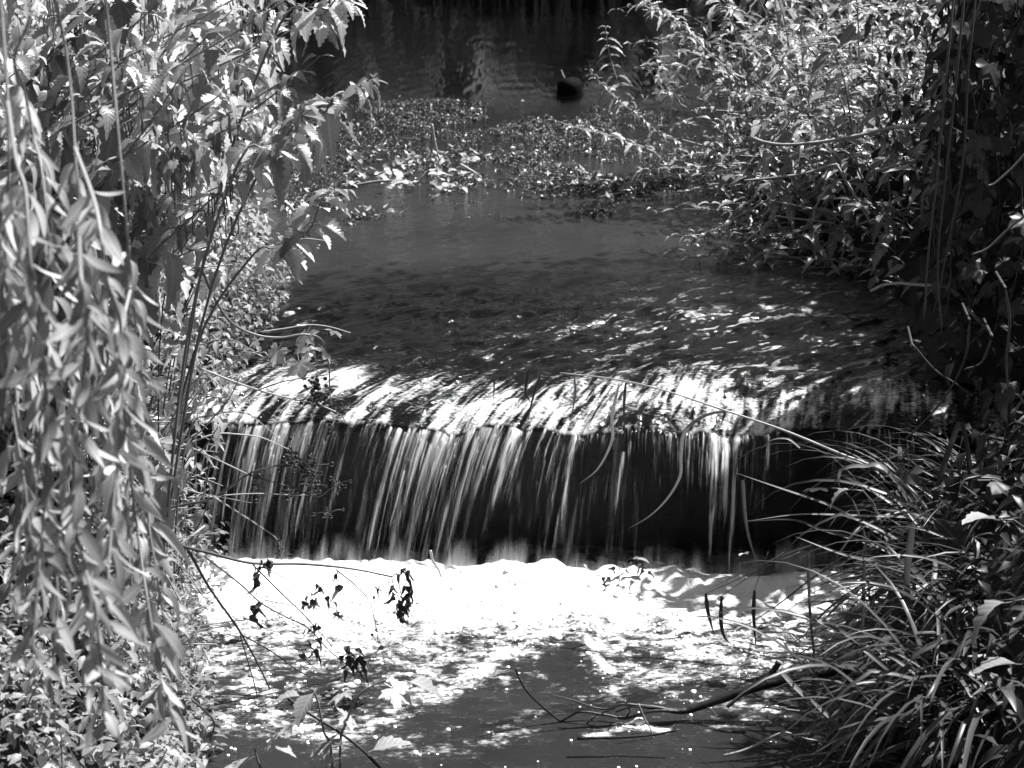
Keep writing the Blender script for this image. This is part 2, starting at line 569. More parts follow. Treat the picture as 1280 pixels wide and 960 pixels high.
def ground(x, y):
    x, y = np.asarray(x, float), np.asarray(y, float)
    xl, xr = np.interp(y, _yl, _xl), np.interp(y, _yr, _xr)
    up = sstep(4.56, 4.66, y)
    bed = -0.80 + 0.62 * up
    wl_ = LOW * (1 - up)
    dl, dr = xl - x, x - xr
    d = np.maximum(dl, dr)
    top = np.where(dl > dr, 0.40, 0.45) + 0.08 * fbm(x * 0.9, y * 0.9, 4, 3)
    steep = np.where(dl > dr, 0.75 - 0.5 * sstep(3.5, 3.9, y) * sstep(4.9, 4.6, y), 0.65)
    z = np.where(d < 0, wl_ + (bed - wl_) * sstep(0, 0.25, -d), wl_ + (top - wl_) * (1 - np.exp(-np.maximum(d, 0) / steep * 1.6)))
    z = z + np.where(d > 0, 0.035 * fbm(x * 5, y * 5, 8, 3) * sstep(0, 0.1, d), 0.02 * fbm(x * 6, y * 6, 3, 3))
    z = np.where(d > 3, z + 0.25 * sstep(3, 12, d), z)
    far = sstep(16.3, 18.0, y)
    return z * (1 - far) + far * (0.7 + 0.2 * fbm(x * 0.6, y * 0.6, 6, 3))


def gz(x, y):
    return float(ground(x, y))


gx = np.unique(np.concatenate([np.linspace(-90, -4, 18), np.linspace(-4, 4, 160), np.linspace(4, 90, 18)]))
gy = np.unique(np.concatenate([np.linspace(-40, 1, 16), np.linspace(1, 10, 190), np.linspace(10, 20, 50), np.linspace(20, 160, 20)]))
X, Y = np.meshgrid(gx, gy)
o = link('ground', mesh('ground', np.stack([X, Y, ground(X, Y)], -1).reshape(-1, 3), grid_faces(len(gx), len(gy)), M_SOIL))
tag(o, kind='structure')

# ------------------------------------------------------------------ upper stream, crest included
def ripple(x, y):
    a, b = 0.80 * x + 0.60 * y, -0.60 * x + 0.80 * y
    near = sstep(6.1, 5.3, y - 0.35 * x + 0.25 * fbm(x * 1.6, y * 1.6, 31, 3))
    fast = sstep(5.2, 4.6, y)
    A = 0.14 + 1.15 * near + 0.5 * fast + 0.22 * sstep(7.0, 9.0, y) + 0.12 * sstep(7.4, 6.8, y)
    patch = 0.55 + 0.75 * np.clip(fbm(x * 1.7, y * 2.6, 37, 3) + 0.35, 0, 1.2)
    h = 0.0065 * fbm(a * 5, b * 13, 21, 2) + 0.0048 * vnoise(a * 13, b * 30, 23) + 0.0026 * vnoise(a * 26, b * 62, 25)
    h += 0.0010 * vnoise(a * 60, b * 120, 27)
    return h * A * patch


def crest_z(s):
    return -0.085 * np.exp(-np.maximum(s, 0) / 0.115)


ys = np.concatenate([np.linspace(0, 0.45, 110) ** 1.0, 0.45 + np.cumsum(np.linspace(0.006, 0.012, 260)), ])
ys = np.concatenate([ys, ys[-1] + np.cumsum(np.geomspace(0.012, 0.25, 150))])
xs = np.unique(np.concatenate([np.linspace(-6, -1.2, 14), np.linspace(-1.2, 1.7, 720), np.linspace(1.7, 7, 16)]))
X, S = np.meshgrid(xs, ys)
LY = lip_y(X)
Y = LY + S
FLOW = np.interp(X, [-1, -0.2, 0.2, 0.6, 1.2], [0.45, 0.75, 0.60, 0.25, 0.2])
Zr = ripple(X, Y)
XF = X - FLOW * S                     # follow the current back up from the lip
strk = fbm(XF * 24, S * 11.0 + X * 0.4, 41, 3, 0.6)
strk2 = fbm(XF * 60, S * 18.0, 44, 2, 0.6)
big = fbm(XF * 7, S * 3.5, 47, 2)
cr = sstep(0.40, 0.08, S - 0.10 * vnoise(X * 4, 1.0, 52) - 0.05 * vnoise(X * 15, S * 9, 53))
Zr = Zr * (1 - 0.4 * cr) + cr * (0.008 * strk + 0.010 * big)
# gaps where the current stays clear and dark over the crest (hollows seen in the photograph)
gap = np.zeros_like(X)
for gx0, gw, g0, g1 in ((-0.54, 0.10, -0.05, 0.10), (-0.28, 0.06, -0.05, 0.14), (-0.70, 0.06, -0.05, 0.09), (0.36, 0.17, -0.05, 0.05), (1.0, 0.2, -0.02, 0.05)):
    gap = np.maximum(gap, np.exp(-((XF - gx0) / gw) ** 2) * sstep(g1 + 0.05, g1 - 0.03, S))
strk3 = fbm(XF * 95, S * 9.0, 49, 3, 0.7)
FO = cr * (0.60 + 0.30 * strk + 0.42 * strk2 + 0.50 * strk3 + 0.34 * big) - 0.50 * gap * (0.7 + 0.6 * strk3)  # crest white: beaten-in air, with sun sheen painted in as foam too
AA, BB = 0.80 * X + 0.60 * Y, -0.60 * X + 0.80 * Y
glint = sstep(0.10, 0.50, vnoise(AA * 15, BB * 52, 55) * 0.75 + 0.55 * vnoise(AA * 38, BB * 100, 56) + 0.40 * fbm(X * 3, Y * 4.5, 57, 2) - 0.10)  # sun glints on the ripples, painted as white foam streaks
glint = glint * np.clip(sstep(1.5, 0.15, S - 0.55 * np.clip(X + 0.25, 0, 0.9)) * (0.48 + 0.42 * X), 0, 0.9)
FO = np.maximum(np.where(S < 0.42, FO, 0), glint * 0.68)
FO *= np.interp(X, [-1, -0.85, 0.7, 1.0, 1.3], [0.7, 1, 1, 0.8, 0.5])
V = np.stack([X, Y, crest_z(S) * (1 + 0.22 * vnoise(X * 6, 0.5, 61) + 0.10 * vnoise(X * 17, 0.5, 63)) + Zr], -1).reshape(-1, 3)
o = link('stream_water', mesh('stream_water', V, grid_faces(len(xs), len(ys)), M_STREAM, attrs={'foam': np.clip(FO, 0, 1), 'shade_mask': 0.93 * sstep(7.2, 9.5, Y) + 0.75 * sstep(6.25, 5.5, Y + 0.25 * fbm(X * 2, Y * 2, 58, 3) - 0.25 * X), 'calm': sstep(8.5, 10.5, Y)}))  # tree shade painted into the water colour by the lip and far upstream
tag(o, kind='structure')
LIPX, LIPZ, LIPYV = X[0].copy(), V.reshape(len(ys), len(xs), 3)[0, :, 2].copy(), LY[0].copy()

# ------------------------------------------------------------------ the fall
# strands: place on the lip,, width, strength, where it begins and ends (share of the drop)
STR = []
for px, wd, st, t0, t1 in ((282, 9, .55, 0, 1), (300, 6, .5, 0, .9), (322, 9, .6, 0, 1), (340, 5, .7, 0, .7), (357, 8, .5, 0, 1), (385, 10, .75, 0, 1), (402, 7, .95, 0, 1.1), (425, 9, .6, 0, .8), (440, 12, 1.0, 0, 1.1), (462, 8, .75, 0, 1),
                          (480, 7, .9, 0, .95), (500, 9, 1.0, 0, 1.1), (520, 6, .6, 0, .7), (533, 7, .9, 0, .8), (552, 8, .75, 0, 1.1), (567, 6, .9, 0, 1), (590, 9, 1.05, 0, 1.1), (604, 7, 1.0, 0, 1.1), (622, 7, .65, 0, .8), (648, 12, 1.2, 0, 1.15), (662, 6, 1.0, 0, .6),
                          (668, 5, .35, .2, .6), (722, 10, .95, 0, .9), (735, 6, .6, .05, .5), (742, 6, .5, 0, .35), (772, 8, .5, .1, .45), (781, 11, .62, .25, 1.05), (800, 4, .35, .1, .5), (835, 4, .3, .3, .8), (851, 7, .55, .05, .8), (866, 5, .35, .0, .9), (897, 11, 1.25, 0, 1.1), (911, 10, 1.3, 0, .8), (924, 8, 1.2, 0, 1.1),
                          (945, 6, .75, 0, .6), (962, 9, 1.0, 0, .95), (975, 5, .7, 0, .6), (990, 7, .9, 0, .8), (1018, 5, .4, 0, .9), (1040, 5, .4, .0, .6), (1062, 6, .35, 0, .7), (1085, 5, .3, 0, .6), (1110, 6, .3, 0, .7), (1140, 6, .3, 0, .7)):
    STR.append(((px - 640) / 455.0, wd / 455.0, st, t0, t1))
nu, nt = 1400, 130
us = np.linspace(-1.05, 1.55, nu)
ts = np.linspace(0, 1.12, nt) ** 0.9
U_, T_ = np.meshgrid(us, ts)
lean = np.interp(U_, [-1, -0.75, -0.5, -0.1, 0.05, 0.2, 0.32, 0.6, 1.5], [-0.05, -0.065, -0.075, -0.10, -0.105, -0.06, -0.03, -0.025, -0.03])
fall = np.zeros_like(U_)
rs = np.random.default_rng(70)
for _ in range(300):
    u0 = rs.uniform(-0.95, 1.2)
    k = float(np.interp(u0, [-1.0, -0.8, -0.2, -0.04, 0.02, 0.2, 0.3, 0.55, 0.62, 0.8, 1.3], [0.7, 0.8, 0.9, 0.9, 0.42, 0.5, 0.35, 0.45, 0.8, 0.45, 0.35]))
    a0 = rs.uniform(0, 0.6) ** 1.5
    STR.append((u0, rs.uniform(0.003, 0.008), k * rs.uniform(0.4, 1.1), a0, min(1.1, a0 + rs.uniform(0.2, 0.8))))
hi = np.clip(0.5 + 0.8 * fbm(U_ * 190, T_ * 4, 71, 3, 0.7), 0, 1.2)
wob = 0.004 * vnoise(U_ * 9, T_ * 2.2, 73)
ridge = np.zeros_like(U_)
for _ in range(170):
    a0 = 0 if rs.random() < 0.55 else rs.uniform(0, 0.5)
    STR.append((rs.uniform(0.0, 1.2), rs.uniform(0.003, 0.008), rs.uniform(0.25, 0.7), a0, min(1.1, a0 + rs.uniform(0.12, 0.55))))
for i, (u0, wd, st, t0, t1) in enumerate(STR):
    uu = U_ + wob - u0 + 0.006 * vnoise(T_ * 3, 0.7 + i * 1.37, 75) * T_
    ww = wd * (1.0 - 0.35 * T_)
    core = np.exp(-(uu / (ww * 0.62)) ** 2)
    scal = 0.025 + 0.02 * vnoise(i * 3.1, 0.2, 3) + 2.2 * (uu / wd) ** 2 * 0.012
    a = sstep(scal + t0, scal + t0 + 0.02, T_) * (1 - sstep(t1 * 0.6, t1 * 1.15, T_ + 0.10 * vnoise(U_ * 60, 0.4, 81)) * 0.85)
    fall = np.maximum(fall, st * core * a * (0.25 + 0.95 * hi) * (1 - 0.25 * T_))
    ridge += core * st * a
film = np.interp(U_, [-1.0, -0.8, -0.2, -0.04, 0.02, 0.2, 0.3, 0.55, 0.62, 0.8, 1.3], [0.6, 0.6, 0.62, 0.58, 0.28, 0.34, 0.26, 0.30, 0.42, 0.28, 0.22])
fstr = np.clip(0.5 + 0.75 * fbm(U_ * 70, T_ * 1.6, 85, 4, 0.7), 0, 1.2)
film = film * (0.15 + 1.3 * fstr ** 1.7) * (1 - 0.25 * sstep(0.25, 0.85, T_)) * sstep(0.05, 0.10, T_ + 0.02 * vnoise(U_ * 40, 0.1, 88))
clump = 0.42 + 0.68 * sstep(-0.32, 0.25, fbm(U_ * 7 + 0.6 * wob * 100, T_ * 1.1, 96, 3))
fall = np.maximum(fall, film) * np.maximum(clump, 1 - sstep(0.0, 0.12, T_))
mist = sstep(0.80, 1.06, T_ + 0.03 * vnoise(U_ * 9, T_ * 3, 91)) * (0.42 + 0.22 * vnoise(U_ * 14, T_ * 6, 93) + 0.22 * vnoise(U_ * 45, T_ * 9, 94))
fall = np.maximum(fall, mist)
cf = np.interp(us, LIPX, FO[0])[None, :]
fall = np.maximum(fall, cf * sstep(0.09, 0.0, T_))
tt = np.sqrt(1 + 0 * T_) * T_ * 0.216
reach = 1.0 + 0.12 * vnoise(U_ * 3, 0.6, 95) + 0.25 * sstep(-0.4, 0.9, U_)
yy = np.interp(us, LIPX, LIPYV)[None, :] - 0.70 * tt * reach
zz = np.interp(us, LIPX, LIPZ)[None, :] - 0.49 * tt - 4.9 * tt * tt
step = 0.010 * np.exp(-((T_ - 0.045) / 0.022) ** 2)
yy = yy + 0.002 * step - 0.008 * np.clip(ridge, 0, 1.3) * sstep(0.03, 0.1, T_) - 0.003 * fstr * sstep(0.02, 0.1, T_)
V = np.stack([U_ + lean * T_ ** 1.15, yy, zz], -1).reshape(-1, 3)
o = link('waterfall', mesh('waterfall', V, grid_faces(nu, nt), M_FALL, attrs={'foam': np.clip(fall, 0, 1.3)}))
tag(o, kind='structure')

# the weir wall behind the water: a sloping apron of rough stones under the crest
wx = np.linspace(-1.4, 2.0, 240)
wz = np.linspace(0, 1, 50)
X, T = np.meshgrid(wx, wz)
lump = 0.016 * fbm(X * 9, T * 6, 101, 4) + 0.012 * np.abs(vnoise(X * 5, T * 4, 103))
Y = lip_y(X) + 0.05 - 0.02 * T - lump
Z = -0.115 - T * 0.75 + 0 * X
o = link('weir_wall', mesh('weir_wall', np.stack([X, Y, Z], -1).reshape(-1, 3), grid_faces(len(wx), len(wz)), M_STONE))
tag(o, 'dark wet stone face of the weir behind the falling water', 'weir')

# ------------------------------------------------------------------ the pool below
def pz(px, py):
    p = atz(px, py, LOW)
    return p.x, p.y


def seg_d(x, y, pts):
    d = np.full_like(x, 9.0)
    for (ax, ay), (bx, by) in zip(pts[:-1], pts[1:]):
        vx, vy = bx - ax, by - ay
        t = np.clip(((x - ax) * vx + (y - ay) * vy) / (vx * vx + vy * vy), 0, 1)
        d = np.minimum(d, np.hypot(x - ax - t * vx, y - ay - t * vy))
    return d


xs = np.unique(np.concatenate([np.linspace(-6, -1.2, 8), np.linspace(-1.2, 1.5, 560), np.linspace(1.5, 6, 8)]))
ys = np.concatenate([np.linspace(-30, 2.9, 30)[:-1], np.linspace(2.9, 4.46, 380)])
X, Y = np.meshgrid(xs, ys)
base_y = lip_y(X) - 0.160 * (1 + 0.25 * sstep(-0.4, 0.9, X))
D = base_y - Y                        # distance downstream of the foot of the fall
wx_ = X + 0.05 * fbm(X * 4, Y * 4, 111, 3)
wy_ = Y + 0.05 * fbm(X * 4, Y * 4, 115, 3)
edge = np.interp(X, [pz(240, 790)[0], pz(400, 790)[0], pz(520, 800)[0], pz(640, 800)[0], pz(760, 790)[0], pz(880, 800)[0], pz(1000, 790)[0], 1.3],
                 [0.36, 0.40, 0.43, 0.36, 0.30, 0.38, 0.34, 0.3])
core = sstep(edge + 0.16, edge - 0.16, D + 0.06 * fbm(X * 6, Y * 9, 117, 3))
dens = 0.24 + 0.46 * sstep(0.90, 0.28, D)
for pts, wid, k in (([pz(690, 790), pz(640, 815), pz(610, 845), pz(530, 872), pz(440, 915), pz(400, 960)], 0.060, 0.58),
                    ([pz(560, 845), pz(450, 880), pz(380, 900)], 0.06, 0.35),
                    ([pz(725, 795), pz(745, 815), pz(760, 840)], 0.022, 0.75), ([pz(660, 845), pz(700, 862), pz(720, 875)], 0.03, 0.45),
                    ([pz(780, 830), pz(850, 825), pz(940, 800), pz(1010, 790)], 0.06, 0.4), ([pz(640, 900), pz(700, 885), pz(760, 870)], 0.05, 0.3),
                    ([pz(740, 918), pz(800, 910), pz(840, 914)], 0.03, 0.75), ([pz(520, 930), pz(580, 940), pz(640, 915)], 0.06, 0.62), ([pz(300, 890), pz(400, 920), pz(470, 900)], 0.06, 0.5), ([pz(660, 930), pz(760, 955)], 0.04, 0.3), ([pz(820, 935), pz(900, 915), pz(980, 900)], 0.04, 0.35), ([pz(460, 950), pz(560, 900), pz(660, 895)], 0.05, 0.45), ([pz(880, 880), pz(960, 890), pz(1010, 860)], 0.05, 0.45), ([pz(820, 850), pz(900, 850), pz(980, 835)], 0.06, 0.5),
                    ([pz(250, 830), pz(300, 850), pz(340, 900)], 0.07, 0.45), ([pz(270, 900), pz(350, 940), pz(420, 950)], 0.05, 0.35), ([pz(240, 780), pz(300, 800), pz(420, 820)], 0.07, 0.4)):
    dens = np.maximum(dens, 0.05 + k * np.exp(-(seg_d(wx_, wy_, pts) / wid) ** 2) + 0.25 * dens)
for (cx, cy), rx, ry, k in ((pz(700, 828), 0.075, 0.13, 0.55), (pz(580, 805), 0.09, 0.05, 0.25), (pz(800, 818), 0.06, 0.06, 0.3), (pz(600, 890), 0.2, 0.10, 0.30), (pz(860, 940), 0.35, 0.10, 0.3), (pz(930, 870), 0.2, 0.07, 0.15), (pz(250, 850), 0.06, 0.05, 0.3), (pz(720, 945), 0.25, 0.06, 0.3)):
    dens = dens - k * np.exp(-((wx_ - cx) / rx) ** 2 - ((wy_ - cy) / ry) ** 2)
clot = 0.5 + 0.55 * fbm(X * 22, Y * 44, 121, 5, 0.7)
clot2 = 0.5 + 0.5 * fbm(X * 55, Y * 90, 125, 2, 0.6)
spk = np.clip(0.5 + 0.5 * fbm(X * 34, Y * 70, 127, 2), 0, 1)
FO = np.clip(dens * 0.9 + (clot - 0.5) * 0.75 + (clot2 - 0.5) * 0.30 - 0.04, 0, 1)
FO = np.maximum(FO, core * (0.98 - 0.30 * sstep(0.12, 0.42, D) + 0.9 * (clot - 0.5) * sstep(0.05, 0.3, D)))
FO = FO * sstep(0.0, 0.04, X - np.interp(Y, _yl, _xl)) * sstep(1.15, 0.85, D)
dark = np.exp(-((X - pz(760, 748)[0]) / 0.10) ** 2 - ((Y - pz(760, 748)[1]) / 0.02) ** 2) + np.exp(-((X - pz(840, 770)[0]) / 0.08) ** 2 - ((Y - pz(840, 770)[1]) / 0.015) ** 2)
FO = (FO - 0.45 * dark * clot2) * sstep(-0.05, -0.02, D)
mound = 0.022 * np.exp(-((D - 0.03) / 0.07) ** 2) * (0.6 + 0.9 * fbm(X * 7, Y * 5, 131, 3)) + 0.03 * core * fbm(X * 9, Y * 9, 133, 4)
amp = 0.35 + 1.1 * sstep(0.9, 0.2, D)
Z = LOW + mound + amp * (0.005 * fbm(X * 9, Y * 16, 135, 3) + 0.0028 * vnoise(X * 28, Y * 50, 137)) + 0.008 * np.clip(FO - 0.45, 0, 0.5) * (0.6 + clot2)
o = link('pool_water', mesh('pool_water', np.stack([X, Y, Z], -1).reshape(-1, 3), grid_faces(len(xs), len(ys)), M_POOL, attrs={'foam': np.clip(FO, 0, 1)}))
tag(o, kind='structure')
POOL = (xs, ys, FO, Z)

# bubbles heaped on the foam
ph = np.array([(math.cos(a) * c, math.sin(a) * c, s) for c, s in ((1, 0), (0.8, 0.55)) for a in np.arange(6) * math.pi / 3 + (0.5 if s else 0)] + [(0, 0, 0.85)])
pf = np.array([(i, (i + 1) % 6, 6 + i) for i in range(6)] + [((i + 1) % 6, 6 + (i + 1) % 6, 6 + i) for i in range(6)] + [(6 + i, 6 + (i + 1) % 6, 12) for i in range(6)])
cx, cy = RNG.uniform(-0.95, 1.0, 60000), RNG.uniform(3.05, 4.28, 60000)
ix, iy = np.clip(np.searchsorted(xs, cx), 0, len(xs) - 1), np.clip(np.searchsorted(ys, cy), 0, len(ys) - 1)
fv = FO[iy, ix]
keep = (RNG.random(60000) < np.where((fv > 0.8), 0.03, np.where(fv > 0.5, 0.22, np.where(fv > 0.36, 0.05, 0.003))))
cx, cy, zz = cx[keep], cy[keep], Z[iy, ix][keep]
sz = RNG.gamma(2.0, 0.0011, len(cx)) + 0.0012
Mx = mats_np(np.stack([cx, cy, zz - 0.001], -1), RNG.uniform(0, 6.28, len(cx)), np.zeros(len(cx)), np.zeros(len(cx)), sz)
V, F, _, _ = batch(ph, pf, Mx)
tag(link('foam_bubbles', mesh('foam_bubbles', V, F, M_FOAM)), kind='stuff')

# ================================================================== PLANTS AND LOOSE THINGS
DONE = {}                              # name -> [(object, kind of look)] to be labelled at the end


def edge_l(y):
    return float(np.interp(y, _yl, _xl))


def edge_r(y):
    return float(np.interp(y, _yr, _xr))


def bez(a, b, c, d, n):
    return [((1 - t) ** 3) * a + 3 * t * (1 - t) ** 2 * b + 3 * t * t * (1 - t) * c + t ** 3 * d for t in [i / n for i in range(n + 1)]]


def scatter_mass(name, leaf, P, size, mat, pitch=(-0.9, 0.5), seed=0, kind='stuff', parent=None):
    r = np.random.default_rng(seed)
    n = len(P)
    tv, tf, tu = leaf
    tf = np.array([f for f in tf if len(f) == 4])
    Mx = mats_np(np.asarray(P), r.uniform(0, 6.28, n), r.uniform(pitch[0], pitch[1], n), r.uniform(-0.5, 0.5, n), size * r.uniform(0.55, 1.25, n))
    V, F, rn, uv = batch(tv, tf, Mx, r.random(n), tu)
    o = link(name, mesh(name, V, F, mat, uv=uv, attrs={'rnd': rn}), parent)
    if kind:
        o['kind'] = kind
    return o


def leafy(name, path, leaves, mats_, L, n, start, seed, pitch=(-0.9, -0.1), r0=0.004, r1=0.0012, stem_mat=None, axil=0, tassel=0, opposite=True,
          taper=0.65, sunward=0.0, loc=None):
    """One plant: a thing with its stem and every leaf a part of its own."""
    rnd = random.Random(seed)
    base = Vector(loc if loc is not None else path[0])
    root = thing(name, base)
    p = [q - base for q in path]
    tube('stem', p, r0, r1, stem_mat or M_STEM, root, 5)
    az0 = rnd.uniform(0, 6.28)
    m = len(p) - 1
    tas = []
    for k in range(n):
        s = start + (1 - start) * k / max(1, n - 1)
        f = s * m
        i = min(int(f), m - 1)
        q = p[i].lerp(p[i + 1], f - i)
        u = (s - start) / (1 - start + 1e-6)
        for side in ((0, 1) if opposite else (k % 2,)):
            az = az0 + (k % 2) * 1.57 + side * math.pi + rnd.uniform(-0.35, 0.35)
            if not opposite:
                az = az0 + side * math.pi + rnd.uniform(-0.8, 0.8)
            pt = pitch[0] + (pitch[1] - pitch[0]) * u + rnd.uniform(-0.3, 0.3)
            sz = L * (1 - taper * u ** 2.2) * rnd.uniform(0.75, 1.15)
            link('leaf', rnd.choice(leaves), root, leaf_m4(q, az, pt, rnd.uniform(-0.45, 0.45), sz))
            if axil and u < 0.92 and rnd.random() < axil:
                link('leaf', rnd.choice(leaves), root, leaf_m4(q + Vector((0, 0, 0.004)), az + rnd.uniform(-0.6, 0.6), pt * 0.3 + 0.4, rnd.uniform(-0.5, 0.5), sz * rnd.uniform(0.35, 0.6)))
        if tassel and rnd.random() < tassel and 0.15 < u < 0.9:
            for j in range(4):
                a = rnd.uniform(0, 6.28)
                ln = rnd.uniform(0.03, 0.06)
                tas.append([q, q + Vector((math.cos(a) * 0.014, math.sin(a) * 0.014, 0.002)), q + Vector((math.cos(a) * 0.02, math.sin(a) * 0.02, -ln * 0.6)), q + Vector((math.cos(a) * 0.018, math.sin(a) * 0.018, -ln))])
    if tas:
        V, F = [], []
        for j, t in enumerate(tas):
            v, f = tube_data(smooth_path(t, 3), 0.0016, 0.0022, 4, 0.5, j)
            F += [tuple(i + len(V) for i in g) for g in f]
            V += v
        tag(link('flower_tassels', mesh('flower_tassels', V, F, M_STEM), root), kind='stuff')
    DONE.setdefault(name, []).append(root)
    return root


# ------------------------------------------------------------------ the willow whose branches hang down close to the camera
wt = thing('willow_tree', (-2.3, 1.5, gz(-2.3, 1.5) - 0.05), 'willow tree whose thin pale branches hang in long strands before the nettles', 'tree')
WB = Vector(wt.location)
tube('trunk', smooth_path([Vector((0, 0, 0)), Vector((0.08, 0.05, 1.0)), Vector((0.3, 0.1, 2.2)), Vector((0.55, 0.25, 3.0))], 5), 0.17, 0.10, M_BARK, wt, 10, 0.12, 3)
tube('bough', smooth_path([Vector((0.5, 0.22, 2.9)), Vector((1.0, 0.45, 2.95)), Vector((1.6, 0.75, 2.75)), Vector((2.0, 1.0, 2.6))], 5), 0.07, 0.02, M_BARK, wt, 8, 0.12, 4)
MAIN = []
FRONDS = [
    ([(30, 150), (26, 240), (20, 330), (26, 420), (18, 500)], 2.5, .15, .085, .026),
    ([(110, 300), (96, 380), (90, 470), (84, 560), (88, 640)], 2.5, .15, .085, .026),
    ([(60, 470), (50, 560), (62, 650), (72, 740), (66, 830)], 1.9, .15, .08, .026),
    ([(150, 500), (146, 590), (158, 670), (166, 740)], 2.3, .15, .085, .026),
    # pixels of the strand, distance, where leaves begin (share), leaf length, spacing
    ([(62, -40), (80, 50), (90, 130), (96, 220), (106, 320), (116, 420), (132, 520), (140, 600)], 2.05, .36, .085, .026),
    ([(128, -40), (138, 60), (148, 170), (158, 280), (168, 390), (172, 450), (160, 520)], 2.15, .58, .085, .028),
    ([(-4, -40), (8, 100), (11, 200), (8, 300), (4, 400), (14, 500), (30, 600), (40, 690)], 1.9, .34, .085, .026),
    ([(45, -40), (38, 20), (18, 72), (30, 110), (42, 170), (52, 210), (60, 290), (64, 390)], 2.0, .4, .08, .026),
    ([(20, 200), (32, 240), (38, 330), (52, 430), (60, 520), (56, 620), (48, 720), (40, 820)], 1.75, .2, .085, .026),
    ([(120, 260), (132, 340), (150, 400), (152, 470), (148, 560), (140, 650), (134, 740), (126, 840)], 1.8, .2, .085, .026),
    ([(100, 330), (108, 420), (98, 520), (92, 600), (100, 680), (118, 760), (128, 850), (130, 900)], 1.7, .3, .085, .026),
    ([(150, 430), (156, 520), (164, 600), (174, 680), (186, 760), (200, 840), (216, 900)], 2.0, .15, .10, .030),
    ([(160, 380), (170, 470), (178, 560), (184, 640), (196, 720), (208, 800)], 2.25, .2, .095, .030),
    ([(0, 300), (10, 380), (18, 460), (24, 560), (20, 660), (12, 740)], 2.1, .15, .085, .028),
    ([(135, 420), (128, 500), (118, 590), (112, 680), (108, 760)], 2.1, .1, .085, .028),
    ([(30, 420), (42, 520), (36, 610), (50, 700), (60, 760)], 2.25, .1, .085, .028),
]
FRONDS.sort(key=lambda f: f[0][0][1] > 50)
for i, (px, d, st, L, sp) in enumerate(FRONDS):
    rnd = random.Random(100 + i)
    pts = [aty(a, b, d + 0.04 * math.sin(j * 1.3 + i)) for j, (a, b) in enumerate(px)]
    top = pts[0]
    if px[0][1] > 50 and MAIN:
        q0 = min((q for m in MAIN for q in m), key=lambda q: abs(project(q)[1] - (px[0][1] - 70)) + 1.2 * abs(project(q)[0] - px[0][0]))
        pts = [q0] + pts
        up = []
    else:
        up = [Vector((top.x - 0.02, top.y, 2.55)) + (Vector((0.04 * math.sin(i), 0.02, 0))), Vector((top.x - 0.005, top.y, top.z + 0.25))]
    if up:
        MAIN.append(smooth_path(pts, 8))
    path = smooth_path([q - WB for q in (up + pts)], 6)
    br = tube('hanging_branch', path, 0.0026, 0.0011, M_WSTEM, wt, 5)
    cum = [0]
    for a, b in zip(path[:-1], path[1:]):
        cum.append(cum[-1] + (b - a).length)
    lo = cum[len(up) * 6] + st * (cum[-1] - cum[len(up) * 6])
    s, k = lo, 0
    while s < cum[-1] + 0.02:
        j = max(0, min(len(path) - 2, int(np.searchsorted(cum, s) - 1)))
        q = path[j].lerp(path[j + 1], min(1, (s - cum[j]) / max(1e-6, cum[j + 1] - cum[j])))
        for rep in range(2 if rnd.random() < 0.35 else 1):
            az = (k % 2) * math.pi + rnd.uniform(-1.2, 1.2) + 1.57
            link('leaf', rnd.choice(LV_WILLOW), br, leaf_m4(q, az, rnd.uniform(-1.5, -0.45), rnd.uniform(-1.2, 1.2), L * rnd.uniform(0.34, 0.74)))
        s += sp * rnd.uniform(0.3, 0.85)
        k += 1

# ------------------------------------------------------------------ nettles of the left bank
def nettle_at(px, py, y, seed, L=0.085, lean=None, n=13, tassel=0.4, start=0.30, name='nettle', axil=0.35):
    rnd = random.Random(seed)
    tip = aty(px, py, y)
    lean = rnd.uniform(0.05, 0.30) if lean is None else lean
    ry = y + rnd.uniform(-0.05, 0.35)
    rx = min(tip.x - lean, edge_l(ry) - (rnd.uniform(0.28, 0.8) if y < 4.05 else rnd.uniform(0.02, 0.6)))
    root = Vector((rx, ry, gz(rx, ry) - 0.02))
    h = tip.z - root.z
    if h < 0.12:
        return None
    path = bez(root, root + Vector((0.02, 0, h * 0.55)), tip - Vector(((tip.x - rx) * 0.35, 0, h * 0.28)), tip, 14)
    nn = max(6, int((path[-1] - path[0]).length * (1 - start) / 0.050))
    return leafy(name, path, LV_NETTLE, None, L, min(nn, 18), start, seed, (-0.75, 0.0), 0.0045, 0.0015, M_STEM, axil, tassel)


